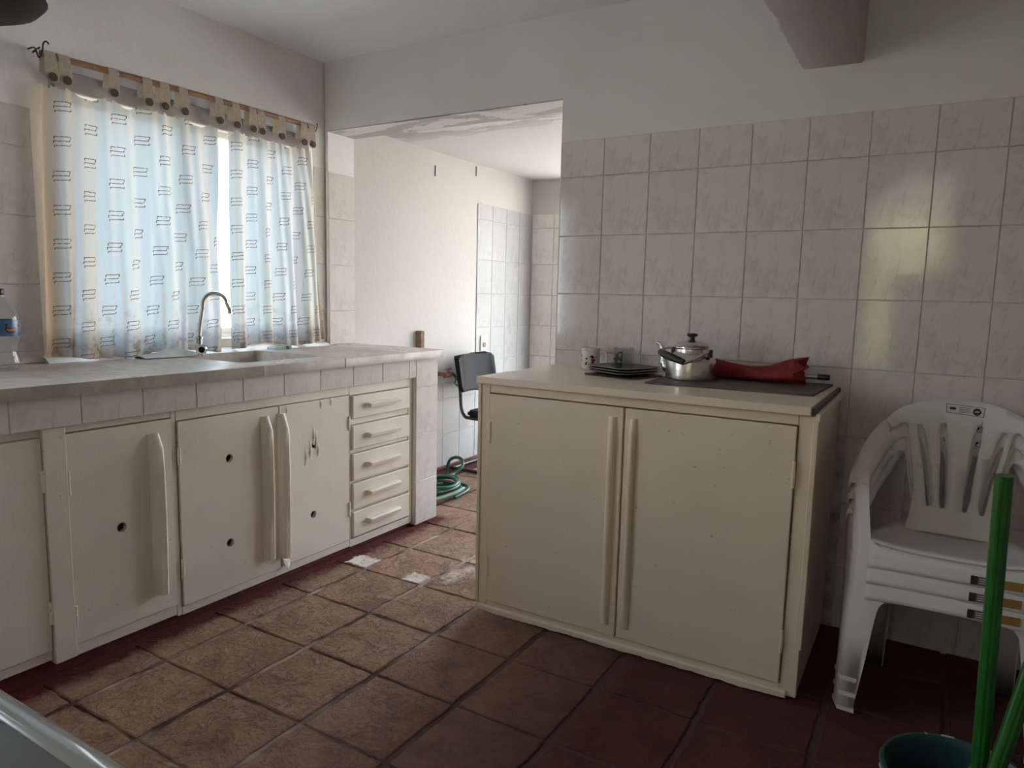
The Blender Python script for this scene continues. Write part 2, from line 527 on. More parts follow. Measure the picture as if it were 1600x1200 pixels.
def tube(bm, pts, r, n=10, caps=True, smooth_n=0, closed=False):
    pts = [Vector(p) for p in pts]
    if smooth_n:
        out = []
        m = len(pts)
        rng = m if closed else m - 1
        for i in range(rng):
            p0 = pts[(i - 1) % m] if closed or i > 0 else pts[i]
            p1, p2 = pts[i], pts[(i + 1) % m]
            p3 = pts[(i + 2) % m] if closed or i + 2 < m else p2
            for k in range(smooth_n):
                s = k / smooth_n
                out.append(.5 * ((2 * p1) + (p2 - p0) * s + (2 * p0 - 5 * p1 + 4 * p2 - p3) * s * s + (3 * p1 - p0 - 3 * p2 + p3) * s ** 3))
        if not closed:
            out.append(pts[-1])
        pts = out
    rad = r if isinstance(r, (list, tuple)) else None
    m = len(pts)
    nrm = None
    rings = []
    for i, p in enumerate(pts):
        a = pts[(i - 1) % m] if closed or i > 0 else p
        b = pts[(i + 1) % m] if closed or i < m - 1 else p
        t = (b - a).normalized()
        if nrm is None:
            nrm = t.orthogonal().normalized()
        nrm = (nrm - t * nrm.dot(t)).normalized()
        bi = t.cross(nrm)
        rr = r if rad is None else rad[min(len(rad) - 1, int(i * len(rad) / m))]
        rings.append([bm.verts.new(p + (nrm * math.cos(2 * math.pi * k / n) + bi * math.sin(2 * math.pi * k / n)) * rr) for k in range(n)])
    rng = m if closed else m - 1
    for i in range(rng):
        a, b = rings[i], rings[(i + 1) % m]
        for k in range(n):
            bm.faces.new((a[k], a[(k + 1) % n], b[(k + 1) % n], b[k]))
    if caps and not closed:
        bm.faces.new(rings[0][::-1]); bm.faces.new(rings[-1])
    return bm

def grid(bm, rows, uvs=None):
    """rows of points -> quads"""
    vs = [[bm.verts.new(p) for p in r] for r in rows]
    uvl = bm.loops.layers.uv.new('UVMap') if uvs else None
    for i in range(len(vs) - 1):
        for j in range(len(vs[0]) - 1):
            f = bm.faces.new((vs[i][j], vs[i][j + 1], vs[i + 1][j + 1], vs[i + 1][j]))
            if uvl:
                for lp, (a, b) in zip(f.loops, ((i, j), (i, j + 1), (i + 1, j + 1), (i + 1, j))):
                    lp[uvl].uv = uvs[a][b]
    return bm

def copy_tree(o, parent=None):
    c = o.copy()
    COL.objects.link(c)
    c.parent = parent
    for ch in o.children:
        copy_tree(ch, c)
    return c

# ================================================================== THE SETTING
XL, XR = -.77, 2.95            # window wall, right wall
YF, YB = -3.40, 2.28           # wall behind the camera, end of the far room
ZC, ZC2 = 2.40, 2.13           # ceilings
PL = .006                      # tile thickness over the plaster

# window wall, with the opening
WY0, WY1, WZ0, WZ1 = -1.335, -.080, .972, 1.968
bm = plate([(YF - .15, -.1), (-3.10, -.1), (-3.10, 2.10), (-2.48, 2.10), (-2.48, -.1), (.02, -.1), (.02, ZC + .1), (YF - .15, ZC + .1)], [rect(WY0, WY1, WZ0, WZ1), rect(-2.38, -2.00, .95, 2.10)], .18, lambda u, v, w: (XL - PL - w, u, v))  # side doorway and second window openings are added for light
wall_left = struct(build('wall_left', bm, M['wall']))
bm = bx(XL - .20, XL - .012, .0205, YB + .15, -.1, ZC + .1)
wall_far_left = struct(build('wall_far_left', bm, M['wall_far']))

# wall with the passage
OX0, OX1, OZ = -.750, .640, 2.055
def wb(u, v, w):
    return (u, PL + w, v)
bm = plate([(XL, -.1), (OX0, -.1), (OX0, OZ), (OX1, OZ), (OX1, -.1), (XR + .15, -.1), (XR + .15, ZC + .1), (XL, ZC + .1)], [], .195, wb)
wall_back = struct(build('wall_back', bm, M['wall']))
sof = build('soffit', bx(OX0, OX1, PL + .001, .200, OZ - .006, OZ + .001), M['soffit'], wall_back)
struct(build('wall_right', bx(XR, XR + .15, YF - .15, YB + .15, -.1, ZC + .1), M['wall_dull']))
FD = (-.42, .66, 2.06)        # far doorway x0, x1, height
bm = plate([(XL - .15, -.1), (FD[0], -.1), (FD[0], FD[2]), (FD[1], FD[2]), (FD[1], -.1), (XR + .15, -.1), (XR + .15, ZC + .1), (XL - .15, ZC + .1)], [rect(.95, 2.6, .80, 2.10)], .15,
           lambda u, v, w: (u, YB + w, v))
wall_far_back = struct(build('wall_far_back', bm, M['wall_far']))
# doorway behind the camera, mirrored in the tiles; the half leaf on one side is added
DX0, DX1, DH = 1.58, 2.16, 2.22
bm = plate([(XL - .15, -.1), (DX0, -.1), (DX0, DH), (DX1, DH), (DX1, -.1), (XR + .15, -.1), (XR + .15, ZC + .1), (XL - .15, ZC + .1)], [], .15, lambda u, v, w: (u, YF - w, v))
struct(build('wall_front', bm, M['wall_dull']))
def door_frame(name, x0, x1, h, y0, y1, mat):
    b = bmesh.new()
    box(b, x0 - .001, x0 + .03, y0, y1, 0, h); box(b, x1 - .03, x1 + .001, y0, y1, 0, h); box(b, x0 + .03, x1 - .03, y0, y1, h - .03, h + .001)
    struct(build(name, b, mat))
door_frame('door_1', DX0, DX1, DH, YF - .13, YF - .07, M['old_wood'])
lf = struct(build('light_block_leaf', bx(1.80, DX1 - .031, YF - .115, YF - .08, .02, 1.46, bev=.004), M['old_wood']))  # unseen leaf added to block light in place of a person standing there
for q in range(5):
    build('board', bx(1.806 + .064 * q, 1.868 + .064 * q, YF - .080, YF - .072, .03, 1.45, bev=.003), M['old_wood'], lf)
lf = struct(build('door_3', bx(DX0 + .031, 1.798, YF - .115, YF - .08, .02, .72, bev=.004), M['old_wood']))
for q in range(2):
    build('board', bx(1.618 + .088 * q, 1.702 + .088 * q, YF - .080, YF - .072, .03, .71, bev=.003), M['old_wood'], lf)
door_frame('door_4', FD[0], FD[1], FD[2], YB + .03, YB + .09, M['window_frame'])
b = bmesh.new()
box(b, .95, .985, YB + .05, YB + .10, .80, 2.10); box(b, 2.565, 2.60, YB + .05, YB + .10, .80, 2.10); box(b, .985, 2.565, YB + .05, YB + .10, .80, .835); box(b, .985, 2.565, YB + .05, YB + .10, 2.065, 2.10); box(b, 1.76, 1.79, YB + .05, YB + .10, .835, 2.065)
struct(build('window_3', b, M['window_frame']))

def wavy_slab(x0, x1, y0, y1, z, thick, amp):
    b = bmesh.new()
    nx, ny = 24, 30
    rows = []
    for i in range(nx + 1):
        x = x0 + (x1 - x0) * i / nx
        rows.append([(x, y0 + (y1 - y0) * j / ny, z + amp * noise.noise(Vector((x * 1.3, (y0 + (y1 - y0) * j / ny) * 1.3, 3)))) for j in range(ny + 1)])
    grid(b, rows)
    box(b, x0, x1, y0, y1, z + .03, z + thick)
    return b
struct(build('ceiling', wavy_slab(XL - .15, XR + .15, YF - .15, .02, ZC, .22, .008), M['ceiling'], smooth=60))
struct(build('ceiling_far_room', wavy_slab(XL - .15, XR + .15, .195, YB + .15, ZC2, .48, .006), M['soffit'], smooth=60))
# beam, its near lower edge crumbly
bm = bmesh.new()
nb = 260
prof_l = []
rows = []
for k in range(nb + 1):
    y = PL - (PL - YF) * k / nb
    j = .007 * noise.noise(Vector((y * 9, 1, 2))) + .007 * noise.noise(Vector((y * 31, 5, 2)))
    rows.append([(1.600 + j, y, ZC + .02), (1.600 + j, y, 2.052), (1.612 + j, y, 2.041), (1.70, y, 2.039), (1.796, y, 2.039), (1.803, y, 2.047), (1.806, y, ZC + .02)])
grid(bm, rows)
struct(build('trim_1', bm, M['beam'], smooth=50))
bpy.context.view_layer.update()

# window: frame, two sashes and panes
def add_window(name, y0, y1, z0, z1, ym):
    wf = bpy.data.objects.new(name, None)
    COL.objects.link(wf)
    wf.location = (XL - .10, (y0 + y1) / 2, z0)
    struct(wf)
    bm = bmesh.new()
    fx0, fx1 = XL - .125, XL - .075
    box(bm, fx0, fx1, y0, y0 + .030, z0, z1); box(bm, fx0, fx1, y1 - .030, y1, z0, z1)
    box(bm, fx0, fx1, y0 + .030, y1 - .030, z0, z0 + .026); box(bm, fx0, fx1, y0 + .030, y1 - .030, z1 - .028, z1)
    build('window_frame', bm, M['window_frame'], wf)
    for a, b in ((y0 + .031, ym - .006), (ym + .006, y1 - .031)):
        bm = bmesh.new()
        sx0, sx1 = XL - .115, XL - .090
        box(bm, sx0, sx1, a, a + .024, z0 + .027, z1 - .029); box(bm, sx0, sx1, b - .024, b, z0 + .027, z1 - .029)
        box(bm, sx0, sx1, a + .024, b - .024, z0 + .027, z0 + .052); box(bm, sx0, sx1, a + .024, b - .024, z1 - .055, z1 - .029)
        sash = build('sash', bm, M['window_frame'], wf)
        build('pane', bx(XL - .104, XL - .101, a + .022, b - .022, z0 + .05, z1 - .053), M['pane'], sash)
    build('window_sill', bx(XL - .075, XL - .002, y0 + .001, y1 - .001, z0 + .0005, z0 + .008), M['wall'], wf)
add_window('window_1', WY0, WY1, WZ0, WZ1, -.760)
add_window('added_window', -2.38, -2.00, .95, 2.10, -2.19)  # unseen window added to light the right-hand cabinet
b = bmesh.new()
box(b, XL - .15, XL - .07, -3.101, -3.07, 0, 2.1); box(b, XL - .15, XL - .07, -2.51, -2.479, 0, 2.1); box(b, XL - .15, XL - .07, -3.07, -2.51, 2.07, 2.101)
struct(build('added_side_door', b, M['window_frame']))  # unseen side doorway added for more light on the right-hand cabinet

# ---- wall tiles, every one an object of its own
TILE_CACHE = {}
def tile_mesh(w, h, mat):
    k = (round(w, 3), round(h, 3), mat)
    if k not in TILE_CACHE:
        me = finish(bx(-w / 2, w / 2, 0, .0085, -h / 2, h / 2, bev=.0016))
        me.materials.append(M[mat])
        TILE_CACHE[k] = me
    return TILE_CACHE[k]
G = .0024
def put_tile(parent, c, w, h, mat, rz):
    o = new_obj('tile', tile_mesh(w - G, h - G, mat))
    o.parent = parent
    o.location = Vector(c) - parent.location
    o.rotation_euler = (random.uniform(-.0025, .0025), 0, rz + random.uniform(-.0025, .0025))
    return o
def tile_rows(parent, axis, plane, us, zs, mat, rz, skip=None):
    """us / zs: joint positions; axis 'x' tiles face -y, axis 'y' tiles face +x"""
    for u0, u1 in zip(us, us[1:]):
        for z0, z1 in zip(zs, zs[1:]):
            w, h = abs(u1 - u0), abs(z1 - z0)
            uc, zc = (u0 + u1) / 2, (z0 + z1) / 2
            if skip and skip(uc, zc):
                continue
            put_tile(parent, (uc, plane, zc) if axis == 'x' else (plane, uc, zc), w, h, mat, rz)
def grout(parent, *b):
    build('grout', bx(*b), M['grout'], parent)
HP = math.pi / 2
# wall with the passage, right of it
bz = [1.873, 1.7204] + [1.7204 - .2476 * k for k in range(1, 7)] + [0.0]
bxs = [.6452 + .2 * k for k in range(12)] + [XR]
tile_rows(wall_back, 'x', 0.0, bxs, bz[::-1], 'tile', 0, skip=lambda u, z: .7 < u < 1.75 and z < .7)
grout(wall_back, OX1 + .002, XR, .0035, PL + .001, 0, 1.871)
# window wall: left of the window
lz = [.921, .9663, 1.2108, 1.457, 1.700, 1.842]
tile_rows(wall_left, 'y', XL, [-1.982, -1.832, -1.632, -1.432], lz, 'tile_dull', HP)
grout(wall_left, XL - PL - .001, XL - .0035, -1.98, -1.434, .92, 1.840)
# right of the window, and the cheek of the passage
rz_ = [.921, 1.107, 1.357, 1.607, 1.858]
tile_rows(wall_left, 'y', XL, [-.072, -.001], rz_, 'tile_dull', HP)
grout(wall_left, XL - PL - .001, XL - .0035, -.071, -.002, .92, 1.856)
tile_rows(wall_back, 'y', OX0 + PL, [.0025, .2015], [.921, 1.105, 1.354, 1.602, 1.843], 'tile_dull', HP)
# far room tiles
def fz(z):
    return [z]
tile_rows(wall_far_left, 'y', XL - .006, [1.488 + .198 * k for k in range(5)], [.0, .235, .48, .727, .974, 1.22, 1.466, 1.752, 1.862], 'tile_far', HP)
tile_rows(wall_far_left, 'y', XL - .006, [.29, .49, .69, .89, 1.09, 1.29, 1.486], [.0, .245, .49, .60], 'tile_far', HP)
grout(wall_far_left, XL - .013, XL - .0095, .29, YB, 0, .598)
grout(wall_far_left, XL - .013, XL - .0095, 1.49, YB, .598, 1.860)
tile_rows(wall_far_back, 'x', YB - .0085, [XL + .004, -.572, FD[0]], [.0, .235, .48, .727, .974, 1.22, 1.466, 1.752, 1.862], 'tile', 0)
struct(build('baseboard_far_left', bx(XL - .004, XL + .008, .29, YB - .01, 0, .022, bev=.003), M['red_paint']))

# ---- floor: bed of grout with every quarry tile laid on it
bm = bx(XL - .15, XR + .15, YF - .15, YB + .15, -.12, -.0055)
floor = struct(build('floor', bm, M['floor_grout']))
floor_base = floor.location.copy()
px = .3135
xs0 = [.0165 - .3135 * 2 + px * k for k in range(12)]
ylines = [-3.35, -3.04, -2.73, -2.415, -2.10, -1.79, -1.50, -1.188, -.873, -.56, -.243, .10, .41, .72, 1.03, 1.34, 1.65, 1.96, 2.27]
FT = {}
def floor_tile_mesh(w, d, var):
    k = (round(w, 2), round(d, 2), var)
    if k in FT:
        return FT[k]
    rs = random.Random(hash(k) & 0xffff)
    n = 7
    loop = []
    for (ax, ay), (bx_, by_) in zip(rect(-w / 2, w / 2, -d / 2, d / 2), rect(-w / 2, w / 2, -d / 2, d / 2)[1:] + rect(-w / 2, w / 2, -d / 2, d / 2)[:1]):
        for i in range(n):
            s = i / n
            j = rs.uniform(-.004, .004) if i else rs.uniform(-.002, .002)
            loop.append((ax + (bx_ - ax) * s + j, ay + (by_ - ay) * s + rs.uniform(-.003, .003)))
    b = bmesh.new()
    top = [b.verts.new((x * .975, y * .975, rs.uniform(-.0008, .0008))) for x, y in loop]
    mid = [b.verts.new((x, y, -.003 + rs.uniform(-.001, .001))) for x, y in loop]
    low = [b.verts.new((x, y, -.012)) for x, y in loop]
    b.faces.new(top)
    m = len(loop)
    for i in range(m):
        b.faces.new((top[i], mid[i], mid[(i + 1) % m], top[(i + 1) % m]))
        b.faces.new((mid[i], low[i], low[(i + 1) % m], mid[(i + 1) % m]))
    me = finish(b)
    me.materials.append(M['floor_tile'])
    FT[k] = me
    return me
for i, (x0, x1) in enumerate(zip(xs0, xs0[1:])):
    for y0, y1 in zip(ylines, ylines[1:]):
        a, b_ = x0 + .010, x1 - .010
        if y1 < .2:
            a = max(a, -.155)
        else:
            a = max(a, XL)
        b_ = min(b_, XR)
        if b_ - a < .05:
            continue
        o = new_obj('tile', floor_tile_mesh(b_ - a, y1 - y0 - .009, random.randrange(4)), None, floor)
        o.location = Vector(((a + b_) / 2, (y0 + y1) / 2, random.uniform(-.0012, .0006))) - floor_base
        o.rotation_euler = (random.uniform(-.004, .004), random.uniform(-.004, .004), random.uniform(-.008, .008))

# ---- outside, seen only through gaps and in reflections
struct(build('ground', bx(-14, 16, -20, 16, -.30, -.16), M['grass']))
struct(build('terrace', bx(-1, 5, -7.5, YF - .16, -.16, -.08), M['patio']))
struct(build('terrace_back', bx(-2, 5, YB + .16, 7.5, -.16, -.06), M['patio']))
b = bmesh.new()
grid(b, [[(x, y, z) for x in (-1, 5)] for y, z in ((YF - .15, 2.62), (-6.2, 2.16), (-6.2, 2.26), (YF - .15, 2.74))])
struct(build('sky_block_roof', b, M['beam']))  # unseen roof added to cut sky light at the front doorway
hb = bmesh.new()
rows = []
for i in range(60):
    rows.append([])
    x = -3 + 11 * i / 59
    for j in range(40):
        a = math.pi * j / 39
        d = noise.noise(Vector((x * 2.2, a * 3, 1))) * .25 + noise.noise(Vector((x * 7, a * 9, 4))) * .12
        rows[-1].append((x, -9.2 + (.75 + d) * math.cos(a), -.17 + (3.1 + d) * math.sin(a) ** .6))
grid(hb, rows)
tag(build('garden_hedge', hb, M['leaf'], smooth=180), 'sunlit yellow-green hedge mirrored in the glossy wall tiles', 'hedge')

# ================================================================== COUNTER RUN BY THE WINDOW
# masonry apron faced with a row of tiles, and the tiled end pier
XS = -.166
ap = bmesh.new()
box(ap, -.23, XS - PL, -2.44, .0315, .784, .8775)
apron = struct(build('trim_2', ap, M['wall']))
yk = [-2.4258 + .2 * k for k in range(13)] + [.0300]
tile_rows(apron, 'y', XS, yk, [.7823, .8778], 'tile', HP)
grout(apron, XS - PL - .001, XS - .0035, -2.43, .030, .784, .8765)
pier = struct(build('wall_counter_end', bx(XL - .01, XS - PL, .0325, .211, 0, .8775), M['wall']))
tile_rows(pier, 'y', XS, [.0305, .2135], [.002, .235, .4835, .7276, .8778], 'tile', HP)
grout(pier, XS - PL - .001, XS - .0035, .033, .211, 0, .8765)

# worktop: three slabs, the middle one carries the sink
wt = thing('worktop', 'long stained stone worktop under the curtained window, on the cream cabinets', 'worktop', (-.45, -.9, .88))
def slab(u0, u1, holes, name):
    """rough front edge and rounded nose"""
    rs = random.Random(int(abs(u0) * 1000))
    n = max(4, int((u1 - u0) / .045))
    front = [(-.136 + rs.uniform(-.0025, .0025), u0 + (u1 - u0) * k / n) for k in range(n + 1)]
    outer = [(XL + .0005, u0)] + front + ([(-.7435, u1), (-.7435, -.001), (XL + .0005, -.001)] if u1 > 0 else [(XL + .0005, u1)])
    b = plate(outer, holes, .0405, lambda u, v, w: (u, v, .9195 - w))
    es = [e for e in b.edges if abs(e.verts[0].co.z - .9195) < 1e-4 and abs(e.verts[1].co.z - .9195) < 1e-4 and e.verts[0].co.x > -.15 and e.verts[1].co.x > -.15 and len(e.link_faces) == 2 and abs(e.link_faces[0].normal.z - e.link_faces[1].normal.z) > .3]
    b.normal_update()
    if es:
        bmesh.ops.bevel(b, geom=es, offset=.006, segments=2, affect='EDGES', profile=.5)
    return build(name, b, M['counter'], wt, smooth=35)
slab(-2.44, -.9545, [], 'slab')
sk = (-.70, -.272, -.945, -.515)
def rrect(x0, x1, y0, y1, r, n=4):
    pts = []
    for cx, cy, a0 in ((x1 - r, y1 - r, 0), (x0 + r, y1 - r, 90), (x0 + r, y0 + r, 180), (x1 - r, y0 + r, 270)):
        for k in range(n + 1):
            a = math.radians(a0 + 90 * k / n)
            pts.append((cx + r * math.cos(a), cy + r * math.sin(a)))
    return pts
slab(-.9515, -.509, [rrect(*sk, .035)], 'sink_slab')
slab(-.506, .222, [], 'slab')
bm = bmesh.new()
lv = []
for inset, z in ((0, .9185), (.006, .905), (.02, .80), (.035, .775), (.10, .768)):
    lp = rrect(sk[0] + inset, sk[1] - inset, sk[2] + inset, sk[3] - inset, max(.012, .035 - inset * .1))
    lv.append([bm.verts.new((x, y, z)) for x, y in lp])
for a, b in zip(lv, lv[1:]):
    for k in range(len(a)):
        bm.faces.new((a[k], a[(k + 1) % len(a)], b[(k + 1) % len(a)], b[k]))
bm.faces.new(lv[-1])
basin = build('basin', bm, M['counter'], wt, smooth=50)
build('drain', lathe(bmesh.new(), [(0, .004), (.028, .004), (.034, 0), (.034, -.004)], -.49, -.73, .769), M['chrome'], basin, smooth=40)
# uneven mortar fillet along the wall
bm = bmesh.new()
rows = []
for k in range(80):
    y = -1.44 + 1.43 * k / 79
    h = .018 + .012 * noise.noise(Vector((y * 8, 0, 0)))
    d = .045 + .02 * noise.noise(Vector((y * 6, 4, 0)))
    rows.append([(XL + .0008, y, .921 + h), (XL + d * .45, y, .921 + h * .7), (XL + d, y, .9202)])
grid(bm, rows)
build('mortar_fillet', bm, M['wall'], wt, smooth=180)

# ---- cabinets
XFR, XDR = -.190, -.183
def box_carcass(root, y0, y1, name='carcass'):
    b = bmesh.new()
    box(b, -.74, XFR - .022, y0 + .001, y0 + .016, .045, .78)
    box(b, -.74, XFR - .022, y1 - .016, y1 - .001, .045, .78)
    box(b, -.74, XFR - .022, y0 + .016, y1 - .016, .045, .06)
    box(b, -.755, -.74, y0 + .001, y1 - .001, .045, .78)
    build(name, b, M['cab'], root)
def front_hinge(door, y, z0, z1, x=None, mat='cab'):
    x = XDR + .001 if x is None else x
    b = bmesh.new()
    tube(b, [(x, y, z0), (x, y, z1)], .006, 8)
    n = 5
    for k in range(n):
        z = z0 + (z1 - z0) * (k + .5) / n
        tube(b, [(x, y, z - .004), (x, y, z + .004)], .0072, 8)
    build('hinge', b, M[mat], door, smooth=40)
def door_handle(door, y0, y1, z0, z1, lean=0.0):
    """long wooden fin handle, rounded at the top"""
    b = bmesh.new()
    n = 10
    rows = []
    for k in range(n + 1):
        s = k / n
        z = z0 + (z1 - z0) * s
        out = .033 * min(1.0, math.sqrt(max(0, 1 - max(0, (s - .93) / .07) ** 2)) * .75 + .25)
        bow = .004 * math.sin(math.pi * s)
        rows.append([(XDR - .001, y0, z), (XDR + out * .45, y0 + .002, z), (XDR + out, y0 + .010 + bow, z), (XDR + out + .004, y1 - .006 + bow, z), (XDR + out, y1 + bow, z), (XDR + out * .6, y1 - .004, z), (XDR - .001, y1 - .004, z)])
    grid(b, rows)
    b.verts.ensure_lookup_table()
    m = len(rows[0])
    b.faces.new([b.verts[i] for i in range(m)][::-1])
    b.faces.new([b.verts[n * m + i] for i in range(m)])
    build('handle', b, M['cab'], door, smooth=45)
def door(root, y0, y1, z0, z1, holes, hr=.0165):
    b = plate(rect(y0, y1, z0, z1), [circ(y, z, hr) for y, z in holes], .017, lambda u, v, w: (XDR - w, u, v))
    return build('door', b, M['cab'], root)
def frame_piece(root, name, y0, y1, z0, z1, x1=XFR, t=.02):
    build(name, bx(x1 - t, x1, y0, y1, z0, z1, bev=.002), M['cab'], root)

TOPZ = .7815
# single door unit that runs out of the left of the picture
c = thing('base_cabinet', 'cream base cabinet door cut off by the left edge of the photo', 'cabinet', (-.45, -2.08, .03), 'cream cabinets under the worktop')
box_carcass(c, -2.43, -1.672)
frame_piece(c, 'rail', -2.43, -1.738, .757, TOPZ)
frame_piece(c, 'rail', -2.43, -1.738, .048, .080)
frame_piece(c, 'stile', -1.737, -1.6725, .036, TOPZ, XFR + .016, .034)
d = door(c, -2.41, -1.741, .083, .754, [])
front_hinge(d, -1.740, .587, .656); front_hinge(d, -1.740, .168, .240)
# single door with one vent hole
c = thing('base_cabinet', 'cream base cabinet with a single door and one round vent hole', 'cabinet', (-.45, -1.49, .03), 'cream cabinets under the worktop')
box_carcass(c, -1.671, -1.296)
frame_piece(c, 'rail', -1.671, -1.316, .758, TOPZ)
frame_piece(c, 'rail', -1.671, -1.316, .030, .070)
frame_piece(c, 'stile', -1.315, -1.2965, .022, TOPZ)
d = door(c, -1.669, -1.318, .073, .755, [(-1.507, .414)])
door_handle(d, -1.404, -1.370, .142, .714)
front_hinge(d, -1.668, .56, .64); front_hinge(d, -1.668, .13, .20)
# double door unit under the sink
c = thing('base_cabinet', 'cream double-door cabinet under the sink, two vent holes in each door', 'cabinet', (-.45, -.86, .03), 'cream cabinets under the worktop')
box_carcass(c, -1.295, -.431)
frame_piece(c, 'rail', -1.295, -.431, .743, TOPZ)
frame_piece(c, 'rail', -1.295, -.431, .020, .053)
d = door(c, -1.291, -.846, .056, .740, [(-1.083, .569), (-1.088, .236)])
door_handle(d, -.934, -.902, .118, .710)
front_hinge(d, -1.292, .584, .646); front_hinge(d, -1.292, .161, .233)
d = door(c, -.838, -.440, .058, .741, [(-.650, .547), (-.661, .237)])
door_handle(d, -.853, -.820, .100, .711)
front_hinge(d, -.441, .579, .645); front_hinge(d, -.441, .169, .239)
for y0, y1, z0, z1 in ((-.838, -.80, .050, .098),):        # torn strip of veneer at the foot of the door
    b = bmesh.new()
    grid(b, [[(XDR + .001, y0, z1), (XDR + .001, (y0 + y1) / 2, z1 - .006), (XDR + .001, y1, z1 + .004)],
             [(XDR + .008, y0 + .002, (z0 + z1) / 2), (XDR + .010, (y0 + y1) / 2, (z0 + z1) / 2 - .004), (XDR + .006, y1, (z0 + z1) / 2 + .003)],
             [(XDR + .014, y0 + .009, z0 + .010), (XDR + .018, (y0 + y1) / 2, z0 - .004), (XDR + .010, y1 - .004, z0 + .012)]])
    build('torn_veneer', b, M['cab'], d)
for (yy, zz, l) in ((-.655, .585, .075), (-.640, .56, .09), (-.675, .53, .08), (-.70, .50, .07), (-.63, .52, .06), (-.61, .72, .04), (-.55, .725, .035), (-.80, .72, .03)):   # curls of split veneer
    b = bmesh.new()
    rows = []
    for k in range(6):
        s = k / 5
        rows.append([(XDR + .0005, yy - .006, zz + l * (s - .5)), (XDR + .006 * math.sin(math.pi * s), yy, zz + l * (s - .5)), (XDR + .0005, yy + .005, zz + l * (s - .5))])
    grid(b, rows)
    build('veneer_split', b, M['cab'], d, smooth=180)
# drawers
c = thing('drawer_cabinet', 'cream cabinet of five drawers at the passage end of the counter', 'cabinet', (-.45, -.2, .03), 'cream cabinets under the worktop')
box_carcass(c, -.430, .0285)
frame_piece(c, 'rail', -.430, .0285, .738, TOPZ)
frame_piece(c, 'rail', -.430, .0285, .015, .050)
frame_piece(c, 'stile', -.4295, -.420, .051, .737)
frame_piece(c, 'stile', -.006, .0285, .051, .737)
dz = [(.630, .735), (.484, .596), (.336, .461), (.199, .320), (.062, .184)]
for z0, z1 in ((.5985, .6275), (.4635, .4815), (.3225, .3335), (.1865, .1965)):
    frame_piece(c, 'rail', -.4195, -.0065, z0, z1, XFR - .002)
for z0, z1 in dz:
    b = bx(XFR - .012, XDR + .006, -.418, -.008, z0, z1, bev=.003)
    dr = build('drawer', b, M['cab'], c)
    zc = (z0 + z1) / 2 + .002
    b = bmesh.new()
    x = XDR + .006
    grid(b, [[(x, -.335, zc + .011), (x + .020, -.333, zc + .012), (x + .030, -.325, zc + .006), (x + .026, -.328, zc - .008), (x, -.335, zc - .012)],
             [(x, -.322, zc + .012), (x + .021, -.320, zc + .013), (x + .031, -.318, zc + .006), (x + .027, -.320, zc - .009), (x, -.322, zc - .013)],
             [(x, -.110, zc + .012), (x + .021, -.110, zc + .013), (x + .031, -.110, zc + .006), (x + .027, -.110, zc - .009), (x, -.110, zc - .013)],
             [(x, -.098, zc + .010), (x + .016, -.098, zc + .010), (x + .022, -.098, zc + .005), (x + .018, -.098, zc - .006), (x, -.098, zc - .010)]])
    b.verts.ensure_lookup_table()
    b.faces.new([b.verts[i] for i in range(5)][::-1]); b.faces.new([b.verts[15 + i] for i in range(5)])
    build('handle', b, M['cab'], dr)
struct(build('baseboard_counter', bx(-.23, -.205, -2.43, .0305, -.005, .045), M['red_paint']))

# ---- things on the worktop
def add_bottle():
    cx, cy, z = -.625, -1.637, .9195
    t = thing('plastic_bottle', 'clear plastic drink bottle with black cap and blue label by the left tiles', 'bottle', (cx, cy, z))
    prof = [(0, .006), (.03, .004), (.046, 0), (.055, .012), (.057, .028), (.052, .045), (.048, .062), (.050, .085), (.057, .105), (.057, .175), (.053, .192), (.040, .222), (.024, .240), (.016, .248), (.0155, .255), (.0155, .262)]
    build('bottle_body', lathe(bmesh.new(), prof, cx, cy, z, 32), M['plastic_clear'], t, smooth=60)
    build('bottle_label', lathe(bmesh.new(), [(.0578, .118), (.0582, .12), (.0582, .170), (.0578, .172)], cx, cy, z, 32), M['bottle_label'], t, smooth=60)
    b = lathe(bmesh.new(), [(0, .276), (.0155, .276), (.0175, .273), (.0175, .256), (.016, .254)], cx, cy, z, 24)
    build('cap', b, M['black_plastic'], t, smooth=40)
    build('neck_ring', lathe(bmesh.new(), [(.0158, .246), (.019, .248), (.019, .251), (.0158, .253)], cx, cy, z, 24), M['plastic_clear'], t, smooth=40)
add_bottle()

